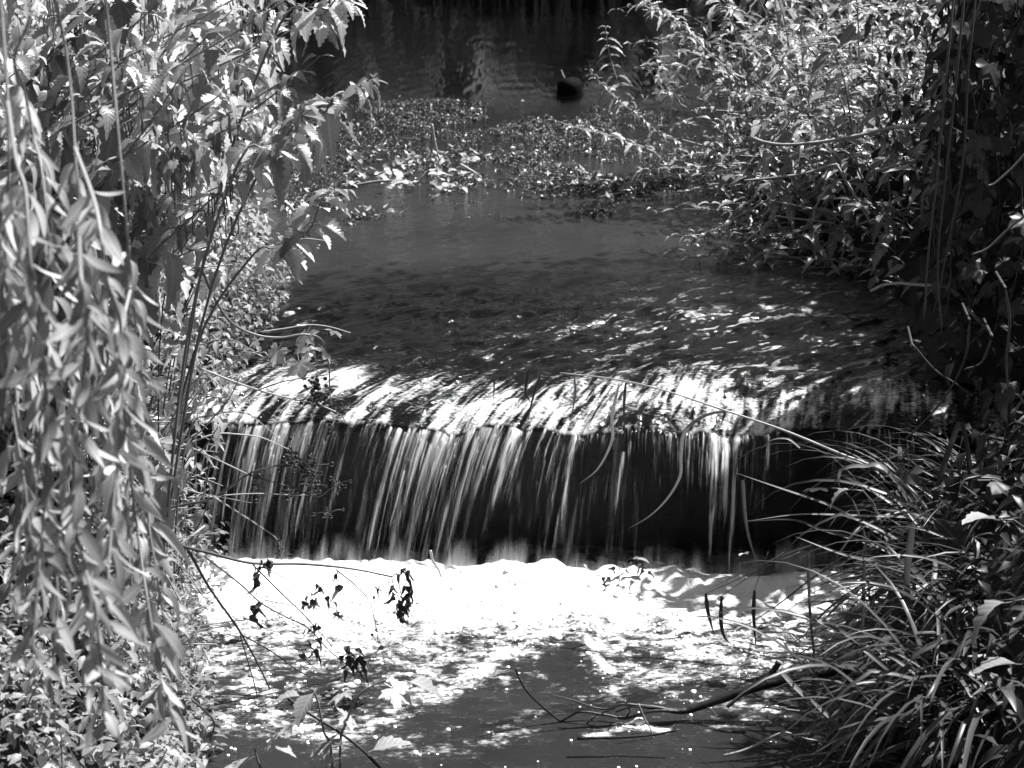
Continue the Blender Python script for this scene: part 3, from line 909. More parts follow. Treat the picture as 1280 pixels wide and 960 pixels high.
tips = [(105, 20, 3.7), (168, 62, 3.6), (228, -25, 3.7), (290, 12, 3.6), (345, -35, 3.7), (392, 22, 3.75), (432, -30, 3.8), (300, 100, 3.55), (362, 95, 3.6), (250, 140, 3.7), (172, 150, 3.65), (330, 180, 3.6),
        (122, 175, 3.8), (345, 250, 3.75), (285, 240, 3.7), (222, 235, 3.8), (60, -45, 4.3), (150, -45, 4.4), (202, 15, 4.5), (262, 50, 4.3), (310, -60, 4.4), (372, -70, 4.5), (420, -90, 4.6), (330, 50, 4.6),
        (80, -170, 4.0), (180, -190, 4.2), (280, -170, 4.1), (360, -190, 4.0), (425, -160, 4.1), (20, -60, 4.0), (42, 70, 3.9), (10, 180, 3.8), (70, 270, 3.9), (30, 320, 4.0), (100, 370, 4.1), (235, 320, 4.2), (300, 330, 4.0),
        (140, 260, 4.0), (-20, 60, 4.2), (120, 90, 4.4), (55, 180, 4.4), (235, 80, 3.5), (400, 70, 3.65), (60, 440, 3.7), (272, 170, 4.0), (385, -20, 3.5), (150, 210, 4.5), (325, 140, 4.1), (90, 120, 4.6), (205, 120, 3.8), (262, 105, 3.9), (315, 215, 3.9), (255, 200, 3.8), (200, 215, 3.9), (300, 285, 4.0), (265, 300, 4.1), (232, 165, 4.0), (345, 205, 3.9), (180, 290, 3.9), (215, 345, 4.2)]
for i, t in enumerate(tips):
    nettle_at(*t, seed=300 + i, L=(0.112 if i < 40 else 0.085) if t[2] < 4.2 else 0.09, start=0.40 if t[1] > 80 and t[2] < 4.05 else 0.36)
# two thin shoots that reach out over the water
for i, (pts, y) in enumerate((([(330, 205), (385, 165), (415, 130), (452, 108), (468, 98)], 3.6), ([(315, 320), (345, 310), (385, 290), (405, 245), (432, 238)], 3.75), ([(300, 200), (340, 190), (372, 150), (385, 128)], 3.5), ([(350, 30), (400, 20), (425, -5), (440, 20)], 3.7))):
    p0 = aty(*pts[0], y)
    r = Vector((edge_l(y) - 0.08, y + 0.1, gz(edge_l(y) - 0.08, y + 0.1) - 0.02))
    path = smooth_path([r, r.lerp(p0, 0.6) + Vector((-0.03, 0, 0.08))] + [aty(a, b, y) for a, b in pts], 5)
    leafy('nettle', path, LV_NETTLE, None, 0.08, 13, 0.45, 420 + i, (-0.6, 0.1), 0.0038, 0.0012, M_STEM, 0.3, 0)

# broad lobed leaves in the shade below the nettles
for i, (px, py, y, s) in enumerate(((225, 330, 3.95, .085), (250, 380, 4.1, .07), (262, 345, 4.15, .06))):
    tip = aty(px, py, y)
    rx = min(tip.x - 0.1, edge_l(y) - 0.05)
    root = Vector((rx, y + 0.15, gz(rx, y + 0.15) - 0.01))
    path = bez(root, root + Vector((0, 0, 0.15)), tip - Vector((0.08, 0, -0.02)), tip, 8)
    leafy('bramble_shoot', path, LV_VINE, None, s * 1.35, 5, 0.45, 500 + i, (-1.0, -0.6), 0.003, 0.0015, M_DARKSTEM, 0, 0, False, 0.2)

# ------------------------------------------------------------------ ground cover on the left bank
def bank_pts(n, x0, x1, y0, y1, seed, hmax, off=0.0):
    r = np.random.default_rng(seed)
    x, y = r.uniform(x0, x1, n), r.uniform(y0, y1, n)
    k = x < np.interp(y, _yl, _xl) + off
    x, y = x[k], y[k]
    d = np.interp(y, _yl, _xl) + off - x
    return np.stack([x, y, np.maximum(ground(x, y), np.where(y < 4.45, LOW, 0)) + r.random(len(x)) ** 1.5 * hmax * (0.45 + 0.9 * np.clip(0.5 + 0.5 * fbm(x * 6, y * 6, 201, 3), 0, 1)) * sstep(-0.02, 0.12, d)], -1)


LEAF_S = blade(p_ovate, 3, 0, 0.35, 0.4)
LEAF_N = blade(p_nettle, 4, 0, 0.3, 0.6)
LEAF_L = blade(p_lance, 3, 0, 0.3, 0.5)
scatter_mass('ground_cover', LEAF_S, bank_pts(26000, -2.6, -0.6, 2.3, 4.5, 1, 0.22, 0.05), 0.030, M_COVER, (-0.7, 0.7), 1)
scatter_mass('near_bank_herbs', LEAF_S, bank_pts(7500, -1.5, -0.6, 3.3, 4.6, 9, 0.42, 0.08), 0.028, M_COVER, (-0.8, 0.5), 9)
scatter_mass('bank_undergrowth', LEAF_N, bank_pts(14000, -3.0, -0.6, 3.5, 6.5, 2, 0.9), 0.055, M_NETTLE, (-1.1, 0.3), 2)
scatter_mass('cress_mat', LEAF_S, bank_pts(10000, -1.6, -0.5, 4.15, 5.9, 3, 0.30, 0.15), 0.026, M_COVER, (-0.8, 0.6), 3)
scatter_mass('upstream_bank_foliage', LEAF_N, bank_pts(9000, -4.5, -0.8, 6.2, 16, 4, 0.9), 0.08, M_NETTLE, (-1.1, 0.3), 4)

for i, (px, py, y) in enumerate(((20, 905, 2.85), (60, 850, 2.95), (110, 880, 2.9), (155, 830, 3.1), (60, 760, 3.1), (20, 720, 3.15), (130, 780, 3.2), (95, 700, 3.3), (175, 900, 2.95), (205, 860, 3.1), (30, 640, 3.4), (70, 930, 2.75), (150, 940, 2.8), (0, 800, 2.95), (190, 780, 3.3), (215, 925, 3.0))):
    t = aty(px, py, y)
    x = min(t.x, edge_l(y) - 0.03)
    r = Vector((x, y, gz(x, y) - 0.01))
    rnd = random.Random(i)
    top = r + Vector((rnd.uniform(-0.04, 0.08), rnd.uniform(-0.05, 0.02), rnd.uniform(0.12, 0.24)))
    leafy('low_herb', bez(r, r + Vector((0, 0, 0.08)), top - Vector((0, 0, 0.03)), top, 6), LV_NETTLE[:3] if i % 3 else LV_PALE, None, 0.042, 8, 0.2, 700 + i, (-0.6, 0.2), 0.0022, 0.001, M_STEM, 0.5)
for i, (px, py, y) in enumerate(((215, 470, 4.3), (240, 430, 4.5), (268, 415, 4.8), (295, 395, 5.0), (312, 440, 4.7), (285, 460, 4.5), (250, 490, 4.35), (320, 360, 5.3), (225, 520, 4.2), (310, 500, 4.45), (280, 520, 4.3), (330, 310, 5.5), (200, 430, 4.4), (300, 350, 5.2))):
    t = aty(px, py, y)
    x = min(t.x, edge_l(y) + 0.05)
    r = Vector((x, y, max(gz(x, y), LOW if y < 4.45 else 0) - 0.01))
    h = max(0.1, t.z - r.z)
    leafy('cress_sprig', bez(r, r + Vector((0, 0, h * .5)), t - Vector((0.02, 0, h * .2)), t, 7), [LV_BUSH[0], LV_BUSH[1]], None, 0.034, 11, 0.15, 750 + i, (-0.5, 0.3), 0.0022, 0.001, M_STEM, 0.5)

# narrow leafed shoots and pale leaves at the weir's near end
for i, (pts, y, L) in enumerate((([(215, 580), (250, 540), (285, 500), (300, 470)], 3.9, .07), ([(190, 600), (205, 565), (195, 545)], 3.7, .085), ([(225, 600), (255, 560), (275, 530)], 3.85, .065), ([(180, 640), (200, 610), (210, 590)], 3.6, .085), ([(230, 500), (270, 470), (300, 450), (330, 440)], 4.2, .05), ([(235, 545), (262, 520), (300, 515), (325, 525)], 4.1, .045), ([(220, 455), (255, 430), (290, 425), (318, 440)], 4.4, .05), ([(230, 690), (252, 650), (262, 615), (256, 590)], 3.95, .045), ([(215, 720), (240, 690), (250, 665)], 3.8, .045))):
    p = [aty(a, b, y) for a, b in pts]
    r = Vector((min(p[0].x - 0.05, edge_l(y) - 0.02), y + 0.05, 0))
    r.z = gz(r.x, r.y) - 0.02
    leafy('willowherb_shoot', smooth_path([r] + p, 5), LV_LANCE if i % 2 == 0 else LV_PALE, None, L, 7, 0.4, 800 + i, (-1.0, 0.1), 0.003, 0.0012, M_STEM, 0, 0, False)

# ------------------------------------------------------------------ stems that reach out from the left bank over the fall
def px_path(pts, y0, y1, n=6):
    m = len(pts) - 1
    return smooth_path([aty(a, b, y0 + (y1 - y0) * i / m) for i, (a, b) in enumerate(pts)], n)


def dome(n=6):
    return ph, pf


BALL_V = [(0, 0, 1), (0, 0, -1)] + [(math.cos(a) * c, math.sin(a) * c, s) for c, s in ((0.75, 0.65), (1, 0), (0.75, -0.65)) for a in [k * math.pi / 3 + (0.5 if s == 0 else 0) for k in range(6)]]
BALL_F = [(0, 2 + k, 2 + (k + 1) % 6) for k in range(6)] + [(1, 14 + (k + 1) % 6, 14 + k) for k in range(6)]
for rr in (2, 8):
    for k in range(6):
        a, b, c, d = rr + k, rr + (k + 1) % 6, rr + 6 + (k + 1) % 6, rr + 6 + k
        BALL_F += [(a, d, c), (a, c, b)]
ME_BERRY = mesh('berry', BALL_V, BALL_F, M_BERRY)


def bare_stem(name, pts, y0, y1, r0, r1, mat, label, cat, group=None, root_at=None):
    path = px_path(pts, y0, y1)
    if root_at is not None:
        path = smooth_path([Vector(root_at), Vector(root_at).lerp(path[0], 0.6) + Vector((0, 0, 0.03))], 4)[:-1] + path
    t = thing(name, path[0], label, cat, group)
    tube('stem', [q - path[0] for q in path], r0, r1, mat, t, 6, 0.12, len(pts))
    return t, path[0]


def side(t, base, name, pts, y0, y1, r0, r1, mat):
    return tube(name, [q - base for q in px_path(pts, y0, y1)], r0, r1, mat, t, 5, 0.1, len(pts))


def berries(t, base, cx, cy, rx, ry, n, y, seed, size=0.006):
    rnd = random.Random(seed)
    V, F = [], []
    c = aty(cx, cy, y)
    for k in range(n):
        p = aty(rnd.gauss(cx, rx), rnd.gauss(cy, ry), y + rnd.uniform(-0.03, 0.03)) - base
        link('berry', ME_BERRY, t, Matrix.Translation(p) @ Matrix.Scale(size * rnd.uniform(0.7, 1.15), 4))
        v, f = tube_data([c - base, p.lerp(c - base, 0.5) + Vector((0, 0, 0.004)), p], 0.0009, 0.0008, 4)
        F += [tuple(i + len(V) for i in g) for g in f]
        V += v
    tag(link('stalks', mesh('stalks', V, F, M_DARKSTEM), t), kind='stuff')


rt = (-0.98, 4.0, gz(-0.98, 4.0) - 0.03)
t, b = bare_stem('berry_branch', [(200, 637), (235, 630), (267, 622), (310, 593), (335, 585), (355, 580)], 3.95, 4.0, 0.0045, 0.0018, M_DARKSTEM, 'dark branch with a thick cluster of small black berries before the falling water', 'branch', 'berry branches', rt)
side(t, b, 'twig', [(310, 593), (340, 602), (367, 610), (397, 621), (412, 612), (428, 605)], 3.98, 4.0, 0.0022, 0.0012, M_DARKSTEM)
side(t, b, 'twig', [(267, 620), (320, 617), (370, 619), (395, 618)], 3.97, 4.0, 0.0018, 0.001, M_DRYSTEM)
side(t, b, 'twig', [(220, 550), (262, 570), (310, 593)], 3.9, 3.98, 0.0016, 0.0018, M_DRYSTEM)
for k, (x, y_, rx, ry, n) in enumerate(((378, 585, 13, 13, 44), (366, 572, 8, 8, 14), (362, 615, 7, 6, 10), (422, 606, 7, 5, 7), (411, 642, 7, 3, 6), (320, 605, 4, 9, 8), (388, 607, 6, 5, 8))):
    berries(t, b, x, y_, rx, ry, n, 4.0, 900 + k)
t, b = bare_stem('berry_branch', [(255, 462), (300, 480), (350, 495), (395, 505), (425, 518), (432, 528)], 4.1, 4.15, 0.003, 0.0014, M_DRYSTEM, 'thin pale stem carrying a loose bunch of dark berries over the white crest', 'branch', 'berry branches', (-0.98, 4.1, gz(-0.98, 4.1) - 0.02))
side(t, b, 'twig', [(317, 490), (350, 478), (377, 473), (413, 468)], 4.1, 4.12, 0.0024, 0.0012, M_STEM)
side(t, b, 'twig', [(377, 473), (392, 462), (402, 470)], 4.1, 4.12, 0.0014, 0.001, M_DARKSTEM)
for k, (x, y_, rx, ry, n) in enumerate(((394, 487, 8, 9, 26), (400, 498, 6, 6, 12), (421, 515, 7, 4, 9), (416, 538, 6, 6, 8), (431, 512, 4, 3, 5))):
    berries(t, b, x, y_, rx, ry, n, 4.13, 930 + k, 0.0055)
t, b = bare_stem('pale_stalk', [(222, 560), (267, 543), (300, 543), (327, 547), (350, 557), (362, 562)], 3.9, 4.0, 0.0024, 0.0012, M_DRYSTEM, 'pale thin stalk curving level across the top of the falling water', 'stalk', 'dry stalks over the fall', (-0.98, 3.95, gz(-0.98, 3.95) - 0.02))
t, b = bare_stem('pale_stalk', [(270, 623), (300, 642), (323, 657), (347, 675), (352, 700)], 3.96, 4.0, 0.0024, 0.0012, M_DRYSTEM, 'pale stalk slanting down over the fall with a withered head above the foam', 'stalk', 'dry stalks over the fall', (-0.97, 3.92, gz(-0.97, 3.92) - 0.02))
berries(t, b, 352, 690, 7, 9, 12, 4.0, 951, 0.0035)
t, b = bare_stem('pale_stalk', [(262, 470), (300, 507), (330, 532), (350, 550)], 4.05, 4.05, 0.0016, 0.001, M_DRYSTEM, 'straight thin stalk slanting down from the leaves toward the berries', 'stalk', 'dry stalks over the fall', (-0.98, 4.15, gz(-0.98, 4.15) - 0.02))

# the withered branch over the foam
SHRIV = [leaf_me('withered_leaf', blade(p_ovate, 6, 0.1, 1.1, c, 0.1, tw, 0.3, 40 + i), M_DARKSTEM) for i, (c, tw) in enumerate(((1.4, 1.5), (1.9, -1.8), (1.0, 2.4)))]


def withered(t, base, cx, cy, rx, ry, n, y, seed, size):
    rnd = random.Random(seed)
    for k in range(n):
        p = aty(rnd.gauss(cx, rx), rnd.gauss(cy, ry), y + rnd.uniform(-0.02, 0.02)) - base
        link('withered_leaf', rnd.choice(SHRIV), t, leaf_m4(p, rnd.uniform(0, 6.28), rnd.uniform(-1.5, 0), rnd.uniform(-1, 1), 1.9 * size * rnd.uniform(0.6, 1.2)))


t, b = bare_stem('withered_branch', [(165, 655), (195, 671), (230, 683), (265, 692), (316, 704), (380, 705), (440, 711), (490, 721)], 3.45, 3.75, 0.0055, 0.0022, M_DARKSTEM, 'long dead branch with drooping withered tufts stretching across the white foam', 'branch', None, (-0.92, 3.45, gz(-0.92, 3.45) - 0.03))
for pts, r in (([(235, 687), (262, 735), (290, 775), (302, 793), (325, 835), (345, 880), (352, 905)], .0036), ([(255, 695), (300, 730), (325, 753), (355, 770), (385, 785), (410, 812), (430, 828)], .0024), ([(316, 706), (345, 735), (376, 765), (395, 785), (415, 808)], .0022),
               ([(300, 793), (318, 855), (330, 905), (340, 915)], .0018), ([(302, 793), (340, 815), (375, 840), (400, 850)], .002), ([(420, 712), (448, 735), (463, 755), (471, 790), (472, 802)], .0018), ([(430, 712), (470, 735), (497, 745)], .0012), ([(490, 721), (500, 715), (515, 720)], .0015), ([(490, 722), (493, 735), (510, 770), (525, 775)], .0012),
               ([(330, 750), (370, 757), (405, 757), (420, 762)], .0012), ([(330, 708), (365, 728), (395, 745)], .0012), ([(318, 706), (322, 722), (328, 733)], .0016)):
    side(t, b, 'twig', pts, 3.55, 3.65, r, r * 0.5, M_DARKSTEM)
for k, (x, y_, rx, ry, n, s) in enumerate(((503, 742, 7, 12, 26, .017), (508, 712, 4, 3, 6, .014), (322, 755, 3, 6, 5, .022), (395, 748, 5, 4, 8, .012), (400, 736, 2, 3, 4, .012), (385, 750, 3, 3, 4, .012), (420, 762, 4, 6, 7, .010), (445, 826, 6, 7, 12, .018), (437, 820, 4, 5, 7, .016), (385, 810, 5, 6, 7, .014), (330, 702, 5, 4, 4, .018), (425, 720, 4, 3, 3, .018), (472, 792, 2, 6, 4, .012), (390, 782, 6, 4, 6, .012), (318, 712, 3, 5, 4, .018), (342, 893, 3, 8, 8, .016), (473, 740, 2, 3, 2, .014))):
    withered(t, b, x, y_, rx, ry, n, 3.62, 960 + k, s)

# the trailing vine with lobed leaves
t, b = bare_stem('trailing_vine', [(250, 330), (268, 372), (288, 402), (318, 418), (350, 422), (380, 418), (402, 425), (411, 455), (412, 490), (415, 506)], 4.1, 4.3, 0.0042, 0.0018, M_STEM, 'vine looping out from the left bank and hanging its lobed leaves at the crest', 'vine', None, (-1.0, 4.2, gz(-1.0, 4.2) - 0.02))
side(t, b, 'tendril', [(325, 415), (360, 410), (384, 406), (410, 408), (438, 416)], 4.25, 4.3, 0.0018, 0.001, M_DRYSTEM)
for k, (x, y_, s, az, pt) in enumerate(((388, 408, .075, 2.6, -0.7), (352, 428, .07, 2.2, -1.0), (372, 442, .075, 3.5, -0.9), (398, 430, .06, 4.4, -0.8), (385, 428, .06, 3.0, -0.5), (408, 412, .05, 5.2, -0.3), (330, 420, .05, 2.0, -0.4))):
    link('leaf', LV_VINE[k % 3], t, leaf_m4(aty(x, y_, 4.24) - b, az, pt, random.Random(k).uniform(-.4, .4), s))
t, b = bare_stem('arched_stalk', [(330, 330), (352, 315), (375, 299), (400, 300), (412, 303)], 4.7, 4.8, 0.002, 0.001, M_DRYSTEM, 'bare pale stalk arching low from the left bank over the clear grey water', 'stalk', None, (-0.97, 4.75, gz(-0.97, 4.75) - 0.02))

# leafy seedling in front, and a twig beside it
for i, (pts, lv) in enumerate((([(425, 945), (432, 905), (448, 870), (470, 855), (482, 850)], [(478, 852, .075, 4.5, -.5), (505, 850, .085, 4.9, -.4), (445, 862, .06, 1.6, -.3), (460, 940, .075, 4.9, .3), (430, 915, .08, 1.8, -.5)]),
                                 ([(415, 950), (405, 915), (398, 880), (392, 862)], [(372, 898, .10, 1.3, -.7), (395, 862, .07, 2.6, -.4), (405, 935, .075, 2.6, -.9), (380, 870, .07, 1.2, -.2), (420, 890, .06, 5.0, -.6)]),
                                 ([(330, 985), (322, 950), (318, 935)], [(318, 945, .09, 2.0, -.4), (325, 925, .07, 4.7, -.3), (300, 950, .06, 1.5, -.5)]))):
    path = smooth_path([Vector((aty(*pts[0], 2.95).x, 2.95, LOW - 0.12))] + [aty(a, c, 2.95) for a, c in pts], 5)
    t = thing('leafy_seedling', path[0])
    tube('stem', [q - path[0] for q in path], 0.0035, 0.0016, M_STEM, t, 6)
    for k, (x, y_, s, az, pt) in enumerate(lv):
        link('leaf', LV_HOG[k % 3] if k % 2 == 0 else LV_PALE[0], t, leaf_m4(aty(x, y_, 2.95) - path[0], az, pt, 0.2, s))
    tag(t, ('pale toothed seedling standing tallest by the pool, one leaf pointing at the whirl', 'pale toothed seedling with a broad star shaped leaf low beside its taller neighbour', 'small seedling cut by the lower picture edge beside the willow tips')[i], 'seedling', 'leafy seedlings')
t, b = bare_stem('dead_twig', [(355, 868), (375, 885), (395, 897), (419, 912), (450, 935), (480, 965)], 3.0, 2.95, 0.0035, 0.003, M_WETBARK, 'dark smooth twig slanting down behind the toothed seedlings', 'twig')
t, b = bare_stem('dead_twig', [(205, 815), (225, 840), (245, 862), (260, 877)], 3.15, 3.15, 0.0024, 0.0012, M_DRYSTEM, 'straight pale twig poking from the ground cover toward the pool', 'twig')
t, b = bare_stem('dead_twig', [(240, 875), (258, 890), (268, 905), (262, 925)], 3.1, 3.1, 0.003, 0.0015, M_DARKSTEM, 'short crooked dark twig at the edge of the near pool', 'twig')

# ------------------------------------------------------------------ right bank: the bush of nettles upstream
def bush_at(px, py, y, seed, lean=None, L=0.072):
    rnd = random.Random(seed)
    tip = aty(px, py, y)
    lean = rnd.uniform(0.1, 0.5) if lean is None else lean
    ry = y + rnd.uniform(-0.1, 0.5)
    rx = max(tip.x + lean, edge_r(ry) + rnd.uniform(0.02, 0.3))
    root = Vector((rx, ry, gz(rx, ry) - 0.02))
    h = tip.z - root.z
    if h < 0.1:
        root.z = min(root.z, tip.z - 0.1)
        h = 0.1
    path = bez(root, root + Vector((-0.02, 0, h * 0.6)), tip + Vector(((rx - tip.x) * 0.45, 0, h * 0.15)), tip, 12)
    n = max(7, min(16, int((path[-1] - path[0]).length * 0.8 / 0.056)))
    return leafy('balsam_bush_stem', path, LV_BUSH, None, L, n, 0.22, seed, (-0.15, 0.35), 0.0045, 0.0015, M_STEM, 0.7, 0)


btips = [(815, 20, 7.4), (850, -10, 7.2), (890, 15, 7.0), (935, -25, 7.2), (975, 5, 6.9), (1015, -30, 7.1), (1050, 10, 6.8), (1090, -20, 7.0), (1125, 15, 6.8), (800, 85, 7.3), (838, 70, 7.0), (872, 92, 6.9), (912, 60, 6.7), (955, 82, 6.8), (995, 62, 6.6), (1038, 88, 6.7), (1078, 60, 6.5), (1115, 90, 6.6),
         (850, 140, 6.9), (890, 150, 6.7), (930, 128, 6.6), (972, 150, 6.5), (1012, 130, 6.4), (1055, 150, 6.4), (1095, 132, 6.3), (860, 195, 6.7), (905, 205, 6.5), (950, 190, 6.4), (995, 212, 6.3), (1040, 198, 6.2), (1085, 215, 6.1), (1120, 180, 6.2), (845, 240, 6.6), (888, 255, 6.4), (935, 245, 6.3), (982, 262, 6.2), (1030, 250, 6.1), (1078, 268, 6.0),
         (870, 290, 6.2), (920, 300, 6.1), (1000, 305, 6.0), (1060, 315, 5.9), (830, -80, 7.6), (900, -90, 7.5), (970, -100, 7.4), (1040, -90, 7.3), (1110, -100, 7.2), (870, -50, 7.8), (945, 40, 7.2), (1000, -60, 7.6), (1070, -50, 7.5), (825, 50, 7.7), (865, 30, 7.5), (1020, 45, 7.0), (905, 115, 7.1), (1065, 110, 6.9), (965, 110, 7.0), (1110, 50, 7.2), (885, 55, 7.3), (1140, -40, 7.1), (800, 120, 7.2), (788, 55, 7.4), (770, 12, 7.6), (815, 175, 6.9), (803, 212, 6.7), (815, 262, 6.5), (838, 296, 6.2), (862, 322, 6.0), (905, 332, 5.9), (830, 158, 6.9), (850, 218, 6.6), (882, 312, 6.0), (835, 110, 7.2), (960, 322, 5.9), (1010, 335, 5.8)]
for i, t in enumerate(btips):
    bush_at(*t, seed=1100 + i, L=(0.085, 0.125, 0.10, 0.14)[i % 4])
for i, (pts, y, L, n) in enumerate((([(905, 240), (870, 205), (847, 190), (805, 150), (775, 128), (752, 105), (737, 88)], 6.9, .058, 15), ([(800, 160), (785, 130), (770, 95), (760, 60), (757, 34)], 6.95, .058, 11), ([(890, 215), (830, 195), (790, 178), (755, 168), (722, 160), (692, 150)], 6.8, .055, 14),
                                      ([(960, 250), (915, 275), (890, 290), (868, 300), (845, 312), (832, 318)], 6.0, .045, 10), ([(970, 270), (935, 300), (912, 318), (895, 330)], 6.0, .045, 9), ([(820, 205), (805, 215), (798, 225), (795, 245)], 6.8, .05, 7), ([(850, 130), (830, 105), (822, 80), (818, 62)], 7.0, .055, 9), ([(880, 60), (845, 25), (815, 8), (795, -5)], 7.2, .058, 12))):
    path = smooth_path([aty(a, c, y) for a, c in pts], 4)
    rx = max(path[0].x + 0.3, edge_r(y) + 0.05)
    path = smooth_path([Vector((rx, y + 0.1, gz(rx, y + 0.1) - 0.02)), path[0].lerp(Vector((rx, y, path[0].z)), 0.5)], 3)[:-1] + path
    leafy('balsam_bush_stem', path, LV_BUSH, None, L * 1.25, n, 0.30, 1300 + i, (-0.1, 0.35), 0.0042, 0.0013, M_DRYSTEM, 0.9, 0)


def rbank_pts(n, x1, y0, y1, seed, hmax, off=0.0):
    r = np.random.default_rng(seed)
    x, y = r.uniform(0.4, x1, n), r.uniform(y0, y1, n)
    k = x > np.interp(y, _yr, _xr) - off
    x, y = x[k], y[k]
    d = x - np.interp(y, _yr, _xr) + off
    return np.stack([x, y, np.maximum(ground(x, y), np.where(y < 4.45, LOW, 0)) + r.random(len(x)) ** 1.2 * hmax * sstep(-0.05, 0.25, d)], -1)


scatter_mass('bush_undergrowth', LEAF_L, rbank_pts(8000, 3.5, 5.6, 9.0, 12, 0.40, 0.12), 0.075, M_NETTLE_R, (-0.3, 0.4), 12)
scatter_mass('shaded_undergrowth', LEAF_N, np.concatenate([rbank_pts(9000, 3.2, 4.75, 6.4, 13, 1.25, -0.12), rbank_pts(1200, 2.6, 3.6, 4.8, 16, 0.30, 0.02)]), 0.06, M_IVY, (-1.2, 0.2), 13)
scatter_mass('sedge_thatch', blade(lambda t: 0.003 + 0.026 * math.sin(math.pi * min(1, t ** 0.6)) ** 0.6 if 0 < t < 1 else 0.003, 6, 0, 0.3, 0.75), (lambda p: p[p[:, 2] < -0.06 + 0.05 * np.sin(p[:, 0] * 17)])(rbank_pts(13000, 2.0, 2.85, 4.0, 17, 0.30, -0.02)), 0.20, M_SEDGE, (-1.3, 0.7), 17)
scatter_mass('far_bank_foliage', LEAF_N, rbank_pts(9000, 6.5, 8.8, 16, 14, 0.9), 0.08, M_NETTLE_R, (-1.0, 0.4), 14)
scatter_mass('sedge_litter', LEAF_L, rbank_pts(5000, 2.0, 2.6, 4.3, 15, 0.12, 0.04), 0.06, M_SEDGE, (-0.6, 0.4), 15)

for i, (pts, y0, y1, r, lab) in enumerate((([(940, 172), (957, 178), (985, 181), (1030, 177), (1075, 169), (1120, 159), (1190, 157), (1230, 160)], 5.9, 5.6, .0052, 'long pale bent stick lying across the right bush above a shorter one'),
                                             ([(930, 226), (970, 222), (1005, 217), (1045, 205)], 5.9, 5.8, .0042, 'pale stick lower in the right bush, in line with a second one'),
                                             ([(1095, 214), (1115, 208), (1140, 200)], 5.6, 5.6, .0042, 'short pale stick end showing below the long bent stick'),
                                             ([(1100, 88), (1097, 120), (1094, 140), (1099, 155), (1105, 167)], 5.7, 5.7, .0028, 'upright white twig standing bent in the right bush'),
                                             ([(1088, 364), (1105, 356), (1125, 354), (1150, 356), (1185, 358)], 4.7, 4.6, .0042, 'curved pale stick hanging over the dark shaded water'))):
    d = px_path(pts, y0, y1)
    end = d[-1]
    rx = max(end.x + 0.15, edge_r(y1) + 0.05)
    path = d + smooth_path([end, Vector((rx, y1 + 0.05, max(gz(rx, y1 + .05), end.z - 0.35) - 0.01))], 3)[1:] if i != 3 else d + [Vector((d[-1].x + 0.1, y1 + 0.1, gz(max(d[-1].x + .1, edge_r(y1)), y1) - .01))]
    t = thing('dry_stick', path[-1], lab, 'stick', 'pale dry sticks')
    tube('stick', [q - path[-1] for q in path], r, r * 1.2, M_DRYSTEM, t, 6, 0.15, i)

for i, (px, py, y) in enumerate(((890, 120, 6.2), (925, 190, 6.1), (1010, 60, 6.1), (1055, 90, 6.0), (880, 220, 6.1), (1050, 255, 5.7), (960, 300, 5.8), (1090, 200, 5.6), (1000, 180, 5.9), (940, 40, 6.4))):
    bush_at(px, py, y, 1400 + i, 0.25, 0.13)

# ------------------------------------------------------------------ right edge: shaded vines hanging from above
for i in range(19):
    rnd = random.Random(1500 + i)
    y = rnd.uniform(4.5, 5.2)
    px = 1160 + i * 7.5 + rnd.uniform(-8, 8)
    x = aty(px, 300, y).x
    top, bot = Vector((x + rnd.uniform(.0, .1), y, 1.49 - 0.093 * y + rnd.uniform(.04, .12))), rnd.uniform(0.0, 0.3)
    g = Vector((x + rnd.uniform(.5, .8), y + .15, gz(x + .6, y + .15)))
    pts = [g, g.lerp(top, .6) + Vector((.05, 0, .12)), top] + [Vector((x + rnd.uniform(-.035, .035), y + rnd.uniform(-.04, .04), top.z + (bot - top.z) * k / 6)) for k in range(1, 7)]
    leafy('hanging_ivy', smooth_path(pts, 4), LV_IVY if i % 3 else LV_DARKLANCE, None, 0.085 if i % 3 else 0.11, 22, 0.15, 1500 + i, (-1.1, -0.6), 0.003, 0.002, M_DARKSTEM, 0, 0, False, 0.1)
for i, (pts, y) in enumerate((([(1212, 400), (1208, 440), (1192, 480), (1161, 521), (1130, 551)], 3.9), ([(1300, 170), (1270, 205), (1245, 228), (1235, 232)], 3.6), ([(1300, 255), (1262, 285), (1235, 310), (1215, 318)], 3.7), ([(1257, 360), (1262, 400), (1258, 450), (1261, 493)], 3.6), ([(1240, 420), (1228, 452), (1205, 462)], 3.8), ([(1180, 120), (1170, 230), (1160, 320), (1155, 400)], 4.0), ([(1195, 100), (1182, 220), (1172, 330), (1178, 420)], 4.0), ([(1210, 90), (1204, 200), (1186, 300), (1168, 390)], 4.05), ([(1140, 430), (1168, 462), (1195, 480), (1215, 495)], 4.0))):
    d = px_path(pts, y, y)
    q = [Vector((d[0].x + (0.25 if i in (1, 2) else 0.04), y + (0.1 if i in (1, 2, 5, 6, 7) else 0.22), d[0].z + (0.10 if i in (1, 2) else -0.02) if i in (0, 1, 2, 3, 4, 8) else 1.62))] + d
    t = thing('bare_vine', q[0], ('pale bare vine sweeping down toward the crest of the weir', 'pale vine end curving in at the upper edge of the dark ivy', 'pale forked vine end below another in the dark ivy', 'straight pale twig hanging alone before the dark ivy', 'short crooked vine end in the middle of the ivy', 'thin dark vine hanging straight where bush meets ivy', 'second thin dark vine from the bush, nearly straight', 'third thin dark vine from the bush, slanting across the others', 'pale vine slanting the other way across the sweeping one')[i], 'vine', 'bare vines among the ivy')
    tube('stem', [p - q[0] for p in q], 0.003, 0.0022, M_STEM if i in (1, 2) else M_DARKSTEM, t, 5, 0.1, i)

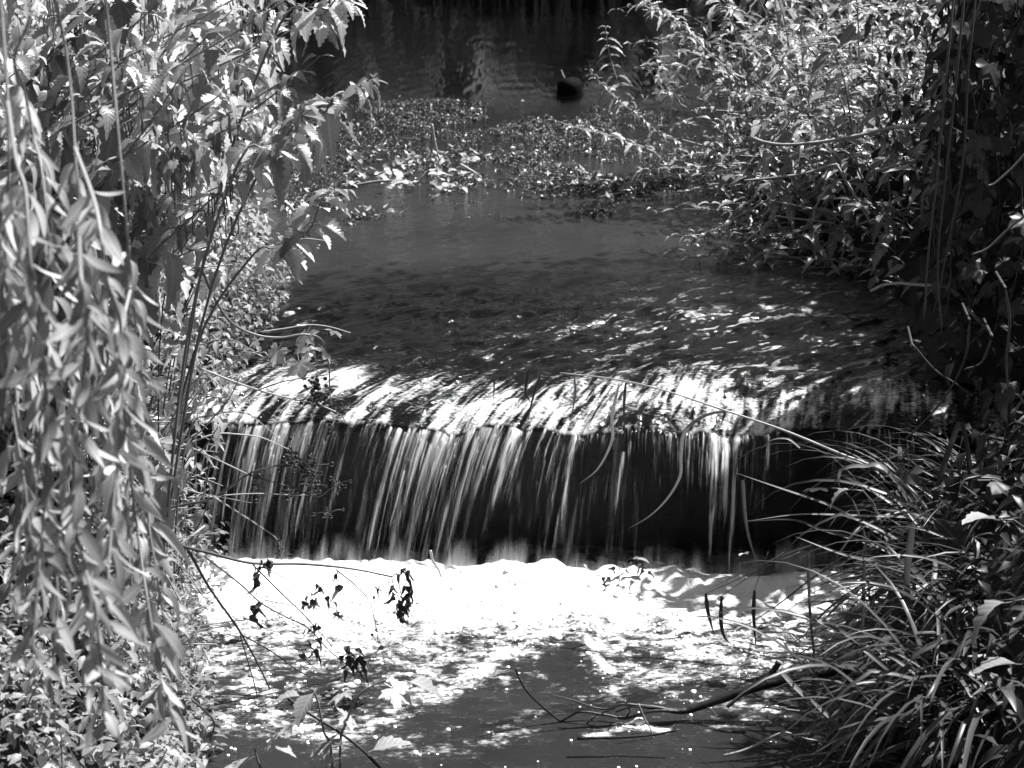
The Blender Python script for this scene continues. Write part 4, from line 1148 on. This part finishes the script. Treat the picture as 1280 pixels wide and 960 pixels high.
# ------------------------------------------------------------------ sedge clump on the right
SB = []
for i in range(10):
    rnd = random.Random(1700 + i)
    pts, p, el, ln = [], Vector((0, 0, 0)), R(rnd.uniform(40, 76)), 1.0
    dr = rnd.uniform(1.2, 2.6)
    for k in range(11):
        pts.append(p.copy())
        p = p + Vector((0, math.cos(el), math.sin(el))) * 0.1
        el -= dr * 0.1 * (0.3 + 1.4 * k / 10) * (1 if not (i % 4 == 3 and k == 5) else 6)
    SB.append(ribbon_mesh('sedge_blade', pts, 0.023, M_SEDGE, (0, -0.3, 1), 0.35, 1.0, 0.7, rnd.uniform(-0.8, 0.8)))
for ti, (bx, by, n, azm, azs, lab) in enumerate(((1.22, 3.95, 150, 100, 80, 'sedge clump at the weir end, its long blades arching over the falling water'), (1.10, 3.45, 170, 105, 85, 'near sedge clump with blades drooping into the foam and over the dead branch'), (1.30, 3.45, 60, 130, 90, 'dark sedge clump behind the others at the picture edge'), (0.92, 3.05, 75, 120, 80, 'low shaded sedge clump at the very bottom beside the dark pool'))):
    bz = min(max(gz(bx, by), LOW), -0.18) - 0.03
    t = thing('sedge_clump', (bx, by, bz), lab, 'sedge', 'sedge clumps')
    rnd = random.Random(1800 + ti)
    for k in range(n):
        L = rnd.uniform(0.26, 0.58)
        az = R(azm + rnd.gauss(0, azs * 0.6))
        p = Vector((rnd.gauss(0, 0.09), rnd.gauss(0, 0.09), rnd.uniform(-0.02, 0.02)))
        link('blade', rnd.choice(SB), t, Matrix.Translation(p) @ Matrix.Rotation(az, 4, 'Z') @ Matrix.Rotation(rnd.uniform(-0.35, 0.1), 4, 'X') @ Matrix.Scale(L, 4))
    if ti == 0:
        S0 = t
    if ti == 1:
        S1 = t


def key_blade(t, pts, y0, y1, wid, mat, hint=(0, -0.6, 1), tip=1.0, fold=0.35, name='blade', base=0.8):
    b = Vector(t.location)
    return link(name, ribbon_mesh(name, [q - b for q in px_path(pts, y0, y1)], wid, mat, hint, fold, tip, base), t)


key_blade(S0, [(1240, 840), (1211, 752), (1185, 700), (1150, 640), (1112, 592)], 3.55, 3.75, 0.019, M_SEDGE)
key_blade(S0, [(1270, 850), (1233, 745), (1211, 706), (1189, 677)], 3.5, 3.6, 0.020, M_DRYBLADE, tip=0.3)
key_blade(S0, [(1180, 700), (1112, 592), (1080, 583), (1055, 586), (1048, 598), (1050, 610)], 3.8, 3.85, 0.014, M_DRYBLADE)
key_blade(S0, [(1120, 680), (1050, 638), (1010, 622), (960, 605), (920, 591)], 3.75, 3.9, 0.008, M_DRYBLADE)
key_blade(S0, [(1220, 660), (1160, 648), (1080, 645), (1000, 643), (930, 652)], 3.7, 3.85, 0.008, M_DRYBLADE)
key_blade(S0, [(1160, 720), (1100, 685), (1030, 663), (990, 650), (930, 652)], 3.7, 3.85, 0.011, M_SEDGE)
key_blade(S0, [(1260, 760), (1200, 735), (1120, 706), (1060, 695), (995, 671)], 3.55, 3.7, 0.016, M_DRYBLADE)
key_blade(S0, [(1290, 720), (1240, 695), (1160, 650), (1130, 640), (1090, 636)], 3.6, 3.7, 0.010, M_DRYBLADE)
key_blade(S0, [(1165, 640), (1178, 588), (1190, 552), (1199, 527)], 3.85, 3.85, 0.014, M_SEDGE, tip=0.2)
key_blade(S0, [(1215, 640), (1212, 590), (1207, 552), (1202, 528)], 3.84, 3.84, 0.015, M_SEDGE, tip=0.2)
key_blade(S0, [(1205, 600), (1230, 588), (1262, 576), (1300, 570)], 3.8, 3.7, 0.012, M_DRYBLADE)
key_blade(S0, [(928, 600), (930, 630), (933, 659), (940, 685), (947, 705)], 3.85, 3.85, 0.010, M_DRYBLADE)
key_blade(S0, [(1000, 560), (985, 549), (965, 550), (950, 562)], 3.95, 3.98, 0.006, M_DRYBLADE)
key_blade(S0, [(1015, 681), (980, 693), (950, 706), (915, 722), (880, 740)], 3.7, 3.8, 0.005, M_SEDGE)
key_blade(S1, [(1140, 660), (1133, 727), (1140, 785), (1150, 850), (1158, 897)], 3.3, 3.3, 0.015, M_SEDGE)
key_blade(S1, [(1150, 790), (1107, 798), (1063, 805), (1030, 823), (998, 858)], 3.25, 3.3, 0.014, M_DRYBLADE)
key_blade(S1, [(1060, 700), (1020, 720), (970, 758), (920, 790)], 3.35, 3.45, 0.006, M_SEDGE)
key_blade(S1, [(1010, 690), (1012, 760), (1018, 840), (1010, 900)], 3.35, 3.35, 0.007, M_SEDGE)
key_blade(S1, [(1080, 700), (1078, 780), (1074, 850), (1070, 930)], 3.3, 3.3, 0.008, M_SEDGE)
key_blade(S1, [(978, 842), (1000, 865), (1035, 895), (1060, 920)], 3.25, 3.2, 0.012, M_DRYBLADE, tip=0.6)
key_blade(S1, [(1240, 830), (1200, 850), (1160, 880), (1120, 930)], 3.1, 3.1, 0.014, M_SEDGE)
# the long seed stem that arches out over the crest, with dead leaves hanging from it
b = Vector(S0.location)
stem_pts = px_path([(1190, 690), (1150, 625), (1112, 592), (1050, 567), (980, 538), (900, 511), (830, 488), (770, 474), (700, 466)], 3.75, 4.15)
t = thing('seed_stem', stem_pts[0], 'long pale grass stem arching out over the crest with dead leaves dangling from it', 'grass stem')
tube('stem', [q - stem_pts[0] for q in stem_pts], 0.0042, 0.0014, M_DRYSTEM, t, 6)
for pts, y, wd, mt in (([(915, 512), (880, 520), (856, 540), (851, 570), (850, 595), (835, 622), (812, 645), (785, 661)], 4.0, .010, M_DRYBLADE), ([(782, 478), (780, 510), (781, 556)], 4.08, .008, M_SEDGE), ([(774, 480), (765, 520), (765, 550), (748, 585), (724, 605)], 4.08, .009, M_DRYBLADE), ([(718, 472), (719, 495), (712, 530)], 4.1, .006, M_SEDGE), ([(661, 462), (657, 490), (665, 505)], 4.15, .007, M_DARKSTEM), ([(676, 466), (664, 505), (660, 528)], 4.14, .006, M_DARKSTEM), ([(618, 473), (617, 500)], 4.2, .005, M_DARKSTEM)):
    link('dead_leaf', ribbon_mesh('dead_leaf', [q - stem_pts[0] for q in px_path(pts, y, y)], wd, mt, (0, -1, 0.2), 0.3, 1.0, 0.5), t)
for i, (pts, lab) in enumerate((([(882, 742), (885, 765), (893, 795)], 'narrow dark leaf hanging before the foam, first of three from the fall'), ([(902, 745), (901, 775), (905, 795), (914, 806)], 'narrow dark leaf with a hooked tip hanging before the foam'), ([(943, 738), (942, 770), (945, 812)], 'straight dark leaf hanging before the foam nearest the sedge'))):
    d = px_path(pts, 3.75, 3.72)
    top = px_path([(1000 - 20 * i, 690), pts[0]], 3.72, 3.75, 3)
    tube_o = thing('hanging_leaf', d[0], lab, 'leaf', 'dark leaves hanging before the foam')
    link('leaf_blade', ribbon_mesh('leaf_blade', [q - d[0] for q in d], 0.011, M_DARKSTEM, (0, -1, 0.2), 0.3, 1.0, 0.5), tube_o)
    tube('stalk', [q - d[0] for q in top], 0.0012, 0.0008, M_DARKSTEM, tube_o, 4)
# leaves of bindweed and dock among the sedge, the sunlit ones painted paler
for i, (px, py, y, s, az, pt, mt, lab) in enumerate(((1250, 650, 3.0, .075, 1.9, .3, 1, 'bright white curled leaf at the picture edge above another white one'), (1265, 752, 2.9, .085, 1.7, -.1, 1, 'bright white leaf at the edge, halfway down the sedge'), (1278, 830, 2.85, .08, 1.5, 0, 1, 'white leaf at the edge, lowest of the three white ones'),
                                                      (1065, 612, 3.75, .055, 1.0, -.2, 1, 'small white leaf among the topmost sedge blades'), (1040, 610, 3.8, .065, 1.5, 0, 0, 'dark flat leaf standing out from the sedge over the fall'), (1140, 575, 3.9, .08, 2.5, -.7, 0, 'dark rounded leaf above the sedge at the weir end'), (1180, 590, 3.85, .07, 4.2, -.6, 0, 'dark folded leaf between the pale standing blades'), (1215, 600, 3.6, .12, 5.0, -.1, 0, 'large dark leaf lying across the top of the sedge'), (1190, 640, 3.6, .09, 3.0, -1.0, 0, 'dark leaf hanging in the middle of the sedge'))):
    p = aty(px, py, y)
    t = thing('dock_leaf', (p.x + 0.12, y + 0.05, max(p.z - 0.35, gz(max(p.x + .12, edge_r(y)), y) - 0.02)), lab, 'leaf', 'broad leaves among the sedge')
    q = p - Vector(t.location)
    tube('stalk', bez(Vector((0, 0, 0)), Vector((0, 0, q.z * 0.6)), q + Vector((0.05, 0, 0.02)), q, 6), 0.0025, 0.0016, M_STEM, t, 5)
    link('leaf_blade', LV_PALE[i % 2] if mt else LV_IVY[i % 3], t, leaf_m4(q, az, pt, 0.3, s))

# ------------------------------------------------------------------ dead branch and twigs in the pool
t, b = bare_stem('fallen_branch', [(1110, 832), (1060, 836), (1000, 846), (948, 858), (904, 873), (869, 885), (849, 889), (814, 884), (780, 880)], 3.50, 3.47, 0.017, 0.0045, M_WETBARK, 'dark wet dead branch lying in the pool with thin twigs at its broken end', 'branch', None)
for pts, r0, r1 in (([(974, 828), (965, 840), (955, 849), (935, 862), (909, 884)], .0075, .004), ([(780, 880), (752, 886), (715, 875), (689, 868)], .003, .0012), ([(849, 889), (814, 889), (783, 898), (759, 894), (725, 890), (701, 902)], .0045, .0025), ([(701, 902), (680, 885), (660, 866), (650, 850), (644, 835)], .003, .0018),
                    ([(701, 902), (740, 901), (790, 906)], .002, .001), ([(783, 897), (787, 888), (780, 880), (760, 884)], .0022, .0012), ([(719, 917), (745, 895), (770, 885)], .0018, .0012), ([(770, 890), (790, 884), (815, 884)], .002, .0012), ([(884, 884), (892, 890), (897, 896)], .0022, .001)):
    tube('twig', [q - b for q in px_path(pts, 3.47, 3.45)], r0, r1, M_WETBARK, t, 6, 0.15, len(pts))
for i, (pts, y, r, mt, lab) in enumerate((([(798, 880), (806, 898), (814, 914), (820, 935), (824, 955)], 3.40, .0018, M_DRYSTEM, 'thin pale twig standing in the near water before the dead branch'), ([(904, 945), (935, 936), (972, 918), (985, 916), (1010, 924), (1060, 930)], 3.25, .0032, M_DRYSTEM, 'pale bent twig floating in the dark corner of the pool by the sedge'), ([(985, 952), (1000, 945), (1030, 942), (1060, 935)], 3.2, .0035, M_DRYSTEM, 'pale short twig half hidden under the lowest sedge'),
                                            ([(952, 884), (975, 886), (1005, 889)], 3.4, .0022, M_DRYSTEM, 'straight floating stalk just below the dead branch'), ([(721, 923), (766, 922), (814, 919), (850, 912)], 3.33, .004, M_WETBARK, 'dark straight stick awash in the water under the twigs'), ([(538, 688), (541, 700), (548, 712), (552, 722)], 4.15, .004, M_DRYSTEM, 'grey stick end poking from the foam at the foot of the fall'))):
    bare_stem('twig', pts, y, y, r, r * 0.6, mt, lab, 'twig', 'twigs in the pool')
# leaf debris caught at the foot of the fall
c = aty(785, 716, 4.20)
t = thing('caught_debris', c, 'clump of dark leaves and twigs caught in the foam at the foot of the fall', 'debris')
rnd = random.Random(77)
for k in range(16):
    link('leaf', rnd.choice(SHRIV), t, leaf_m4(Vector((rnd.gauss(0, .03), rnd.gauss(0, .02), rnd.uniform(-.02, .03))), rnd.uniform(0, 6.28), rnd.uniform(-.6, .6), rnd.uniform(-1, 1), rnd.uniform(.015, .03)))
for i, (px, py, y, s, lab) in enumerate(((814, 706, 4.2, .045, 'pale leaf caught against the dark foot of the fall'), (935, 693, 4.15, .03, 'small pale leaf stuck by the drooping blade tip at the fall'), (548, 386, None, .05, 'single curled pale leaf afloat in the dark water above the crest'), (455, 154, None, .06, 'single white leaf on the grey weed by the nettle shoot'), (978, 790, 3.7, .05, 'dark small leaf hanging before the foam on a sedge stem'))):
    p = aty(px, py, y) if y else atz(px, py, 0.006)
    o = link('fallen_leaf', LV_LITTER[i % 4], None, leaf_m4(p, 1.2 + i, 0.5 if y else 0.1, 0.4, s))
    tag(o, lab, 'leaf', 'single fallen leaves')

# ------------------------------------------------------------------ weed and the rafts of leaves upstream
def ell_pts(n, px, py, rx, ry, seed, z=0.0, zr=0.02, gauss=False):
    r = np.random.default_rng(seed)
    c, ex, ey = atz(px, py, 0), atz(px + rx, py, 0), atz(px, py - ry, 0)
    a, b_ = ex.x - c.x, ey.y - c.y
    ang, rad = r.uniform(0, 6.28, n), np.sqrt(r.random(n)) * 1.25
    x, y = c.x + np.cos(ang) * rad * a, c.y + np.sin(ang) * rad * b_
    k = fbm(x * 5.5, y * 3.0, 301, 4, .65) > -0.20 + 0.95 * (rad - 0.55)
    return np.stack([x[k], y[k], z + r.random(k.sum()) * zr * (1.35 - rad[k]) * (0.5 + 2.2 * np.clip(fbm(x[k] * 9, y[k] * 5, 305, 2), 0, 1))], -1)


P = np.concatenate([ell_pts(5200, 470, 185, 140, 55, 1, 0, .03), ell_pts(2600, 400, 225, 90, 40, 2, 0, .03), ell_pts(3800, 680, 178, 95, 26, 3, 0, .05), ell_pts(4200, 690, 232, 130, 30, 4, 0, .04), ell_pts(2200, 560, 150, 130, 14, 5, 0, .02), ell_pts(2500, 560, 215, 230, 50, 6, 0, .015), ell_pts(1800, 860, 215, 90, 40, 7, 0, .03), ell_pts(2600, 520, 132, 150, 10, 8, 0, .012), ell_pts(1500, 780, 150, 120, 16, 9, 0, .015)])
scatter_mass('floating_weed', LEAF_S, P[::7] + [0, 0, .008], 0.034, M_WEED, (-0.3, 0.5), 33)
scatter_mass('water_weed', LEAF_S, np.concatenate([P, P + np.random.default_rng(3).normal(0, 0.012, P.shape) * [1, 1, .1]]), 0.014, M_WEED, (-0.3, 0.5), 31)
for ri, (px, py, rx, ry, n, lab) in enumerate(((505, 225, 115, 36, 290, 'broad raft of pale fallen leaves caught on the weed in midstream'), (735, 240, 65, 18, 90, 'smaller raft of pale leaves and sticks beside the right bush'))):
    c = atz(px, py, 0)
    t = thing('leaf_raft', c, lab, 'debris raft', 'rafts of fallen leaves')
    pts = ell_pts(n * 5, px, py, rx, ry, 40 + ri, 0.01, 0.05)[:n]
    rnd = random.Random(40 + ri)
    for p in pts:
        link('leaf', rnd.choice(LV_LITTER), t, leaf_m4(Vector(p) - c, rnd.uniform(0, 6.28), rnd.uniform(-.35, .5), rnd.uniform(-.4, .4), rnd.uniform(.022, .048)))
    sticks = ([[(540, 155), (543, 175), (549, 200)], [(575, 205), (592, 215), (602, 222)], [(440, 232), (480, 226), (520, 228)]], [[(680, 245), (700, 233), (730, 230)], [(720, 240), (745, 226), (765, 226)], [(700, 250), (740, 248), (780, 240)]])[ri]
    for s_ in sticks:
        y0 = atz(*s_[-1], 0.02).y
        tube('stick', [q - c for q in px_path(s_, y0, y0)], .006, .004, M_DRYSTEM, t, 6, .1, 3)
# rounded dark stump standing in the far water
c = atz(712, 117, 0)
t = thing('stump', c - Vector((0, 0, 0.125)), 'black rounded stump standing alone in the still far water', 'stump')
prof = [(0.075, 0), (0.078, 0.1), (0.074, 0.15), (0.076, 0.18), (0.060, 0.205), (0.032, 0.215)]
V = [(r * math.cos(a) * (1 + .06 * math.sin(3 * a)), r * math.sin(a), z + .006 * math.sin(2 * a)) for r, z in prof for a in [k * math.pi / 8 for k in range(16)]] + [(0, 0, .22)]
F = [(j * 16 + k, j * 16 + (k + 1) % 16, (j + 1) * 16 + (k + 1) % 16, (j + 1) * 16 + k) for j in range(5) for k in range(16)] + [(80 + k, 80 + (k + 1) % 16, 96) for k in range(16)]
link('stump_body', mesh('stump_body', V, F, M_BLACKWOOD), t)
V, F = tube_data([Vector((-.03, 0, .21)), Vector((-.045, .01, .24)), Vector((-.05, .0, .262))], .008, .004, 6)
link('broken_twig', mesh('broken_twig', V, F, M_DRYSTEM), t)

# ------------------------------------------------------------------ trees: the one over the right bank and those behind, which the far water mirrors
def crown(parent, base, P, size, seed, mat=M_CROWN):
    o = scatter_mass('crown', LEAF_N, np.asarray(P) - np.asarray(base)[None], size, mat, (-1.2, 0.3), seed, None, parent)
    return o


rb = Vector((3.5, 6.6, gz(3.5, 6.6) - 0.1))
t = thing('alder_tree', rb, 'tree on the right bank whose boughs overhang and shade the weir', 'tree')
tube('trunk', smooth_path([Vector((0, 0, 0)), Vector((-.05, .05, 1.2)), Vector((.05, 0, 2.6)), Vector((0, .1, 4.6))], 5), .19, .10, M_BARK, t, 10, .1, 5)
for pts in ([(0, 0, 2.3), (-.9, -.15, 2.7), (-1.9, -.25, 2.95), (-2.6, -.3, 3.0)], [(0, 0, 1.4), (-.4, -.8, 1.6), (-.8, -1.4, 1.75), (-1.2, -2.3, 1.85)], [(0, .1, 3.4), (-.2, -.4, 3.7), (-.4, -.8, 3.8)]):
    tube('limb', smooth_path([Vector(p) for p in pts], 5), .06, .02, M_BARK, t, 7, .1, 6)
r = np.random.default_rng(9)
x, y, z = r.uniform(0.6, 5.0, 66000), r.uniform(3.6, 8.2, 66000), r.uniform(1.35, 4.4, 66000)
a = (x > 0.8) & (np.abs(y - 6.32 - 0.06 * (x - 1.0)) < 0.52 + 0.10 * (x - 1) * (x > 1)) & (z > 2.7) & (z < 3.6)
b_ = ((x > 1.25 + 0.56 * z) & (y > 4.4) & (y < 8.0) & (z > 2.2)) | ((x > 1.95) & (x < 2.9) & (y > 3.7) & (y < 5.4) & (z > 1.5) & (z < 2.3))
cl = fbm(x * 2.2 + z * 1.3, y * 2.2 - z * 1.7, 401, 3) > np.where(b_, -0.28, 0.04)
k = (a | b_) & cl & (r.random(66000) < 0.95)
crown(t, rb, np.stack([x, y, z], -1)[k], 0.075, 77)

FT = [(-6.2, 21.5, 9, .22, 0), (-3.6, 18.0, 8, .16, 1), (-1.9, 17.6, 9, .10, 1), (-0.7, 20.6, 8, .20, 0), (0.6, 17.5, 10, .11, 1), (1.7, 20.8, 8, .14, 0), (3.0, 17.8, 9, .12, 1), (4.6, 20.8, 9, .2, 0), (6.4, 21.4, 10, .2, 0), (5.4, 14.2, 8, .16, 0), (6.6, 16.6, 9, .18, 0), (5.0, 11.9, 6.5, .12, 1), (7.8, 14.6, 9, .18, 0)]
for i, (x, y, h, rr, pale) in enumerate(FT):
    b = Vector((x, y, gz(x, y) - 0.1))
    t = thing('far_tree', b, None, 'tree', 'trees mirrored in the far water')
    tube('trunk', smooth_path([Vector((0, 0, 0)), Vector((.1 * math.sin(i), 0, h * .3)), Vector((-.1, .1, h * .6)), Vector((0, 0, h * .9))], 4), rr, rr * .4, M_PALEBARK if pale else M_BARK, t, 9, .08, i)
    r = np.random.default_rng(500 + i)
    u = r.normal(0, 1, (2600, 3))
    u /= np.linalg.norm(u, axis=1)[:, None]
    rad = r.random(2600)[:, None] ** 0.5
    P = np.array([x, y, b.z + h * .70]) + u * rad * np.array([1.6, 1.4, h * .30])
    P = P[fbm(P[:, 0] * 1.2 + P[:, 2] * .6, P[:, 1] * 1.2 + P[:, 2] * .9, 600 + i, 2) > (0.05 if i < 9 else -0.2)]
    crown(t, b, P, 0.34, 520 + i)
    t['label'] = ['%s tree behind the stream, %s' % ('pale trunked' if pale else 'dark trunked', s) for s in ('furthest upstream at the nettle side', 'next after the outermost dark one', 'thinnest at the nettle side', 'broad and mirrored near midstream', 'slim and mirrored in midstream', 'mirrored above the black stump', 'slim, beyond the stump', 'broad, behind the right bush', 'hidden furthest behind the right bush', 'on the right bank well past the bush', 'on the right bank near the bend', 'the nearest one past the right bush', 'set back on the right bank')][i:i + 1][0]
r = np.random.default_rng(61)
x, y = r.uniform(-9, 9, 15000), r.uniform(16.6, 20.5, 15000)
keep = fbm(x * 1.3, y * .9, 71, 2) > -0.32
P = np.stack([x, y, ground(x, y) + r.random(15000) ** 1.3 * 2.4 * np.clip(.35 + fbm(x * .8, y * .8, 72, 2) + .35, .1, 1.3)], -1)[keep]
scatter_mass('far_undergrowth', LEAF_N, P, 0.16, M_CROWN, (-1.1, .3), 62)

# ------------------------------------------------------------------ labels of the many: by look and by the place that sets each apart
ORD = 'first second third fourth fifth sixth seventh eighth ninth tenth eleventh twelfth thirteenth fourteenth fifteenth sixteenth seventeenth eighteenth nineteenth twentieth'.split()
ORD += ['twenty-' + o for o in ORD[:9]] + ['thirtieth'] + ['thirty-' + o for o in ORD[:9]]


def top_of(root):
    st = [c for c in root.children if c.name.startswith('stem')][0]
    v = st.data.vertices[len(st.data.vertices) - 3].co
    return project(Vector(root.location) + v)


def label_rows(name, rows, fmt, cat, group):
    """rows: (lowest py, words); inside a row the plants are told apart by their order from the left."""
    left = [(top_of(o), o) for o in DONE.get(name, [])]
    for (y1, wordz) in rows:
        row = sorted([q for q in left if q[0][1] < y1], key=lambda q: q[0][0])
        left = [q for q in left if q[0][1] >= y1]
        for i, (_, o) in enumerate(row):
            tag(o, fmt % (wordz, ORD[i]), cat, group)


label_rows('nettle', [(-100, 'very tall nettle topped above the picture'), (0, 'tall nettle cut by the top edge'), (60, 'sunlit nettle with its tip just under the top edge'), (130, 'sunlit nettle with its tip high in the clump'), (200, 'drooping nettle with its tip in mid clump'), (290, 'lower nettle tipped below the clump centre'), (2000, 'short shaded nettle at the clump foot')], '%s, %s from the left', 'nettle', 'nettles on the left bank')
label_rows('bramble_shoot', [(2000, 'shaded shoot with broad lobed leaves under the nettles')], '%s, %s from the left', 'bramble', 'lobed shoots under the nettles')
label_rows('low_herb', [(700, 'low herb highest on the near slope'), (800, 'bright low herb in mid slope'), (880, 'bright low herb low on the slope'), (2000, 'bright low herb at the bottom edge')], '%s behind the willow strands, %s from the left', 'herb', 'low herbs on the near slope')
label_rows('cress_sprig', [(400, 'small leaved cress sprig by the clear water'), (460, 'small leaved cress sprig above the weir'), (2000, 'small leaved cress sprig beside the weir end')], '%s, %s from the left', 'cress', 'cress sprigs on the left water edge')
label_rows('willowherb_shoot', [(2000, 'narrow leaved pale shoot leaning out beside the fall')], '%s, %s from the left', 'shoot', 'narrow leaved shoots by the fall')
label_rows('balsam_bush_stem', [(-60, 'leafy stem of the right bush topped above the picture'), (0, 'leafy bush stem cut by the top edge'), (50, 'sunlit leafy bush stem tipped near the top edge'), (100, 'sunlit leafy bush stem tipped high in the bush'), (165, 'leafy bush stem tipped in mid bush'), (230, 'half shaded leafy bush stem low in the bush'), (2000, 'shaded leafy bush stem overhanging the dark water')], '%s, %s from the left', 'bush stem', 'leafy stems of the right bush')
for i, o in enumerate(sorted(DONE.get('hanging_ivy', []), key=lambda o: top_of(o)[0])):
    tag(o, 'strand of dark shaded leaves hanging at the right edge, %s from the left' % ORD[i], 'vine', 'ivy strands at the right edge')

# pale reeds on the far bank, which the still water mirrors as streaks
V, F, k = [], [], 0
r = random.Random(91)
for i in range(420):
    x = r.uniform(-4.5, 4.5)
    if vnoise(x * 1.1, 0.5, 92) < -0.15 + 0.2 * r.random():
        continue
    y = r.uniform(16.4, 17.4)
    b = Vector((x, y, gz(x, y) - .05))
    h = r.uniform(.5, 1.9)
    v, f = tube_data(smooth_path([b, b + Vector((r.uniform(-.08, .08), 0, h * .6)), b + Vector((r.uniform(-.3, .3), r.uniform(-.1, .1), h))], 3), r.uniform(.010, .030), .006, 4)
    F += [tuple(q + len(V) for q in g) for g in f]
    V += v
tag(link('far_reeds', mesh('far_reeds', V, F, M_STEM)), kind='stuff')

# dead stalks lying on the left bank beside the fall
V, F = [], []
r = random.Random(93)
for i in range(170):
    y = r.uniform(3.5, 4.5)
    x = edge_l(y) - r.uniform(-.06, .28)
    b = Vector((x, y, max(gz(x, y), LOW) + r.uniform(0, .22)))
    d = Vector((r.gauss(.3, .6), r.gauss(-.2, .5), r.gauss(-.3, .7))).normalized() * r.uniform(.06, .2)
    v, f = tube_data(smooth_path([b - d, b + Vector((0, 0, r.uniform(0, .02))), b + d], 3), r.uniform(.001, .0028), .001, 4)
    F += [tuple(q + len(V) for q in g) for g in f]
    V += v
tag(link('dead_stalks', mesh('dead_stalks', V, F, M_DRYSTEM)), kind='stuff')
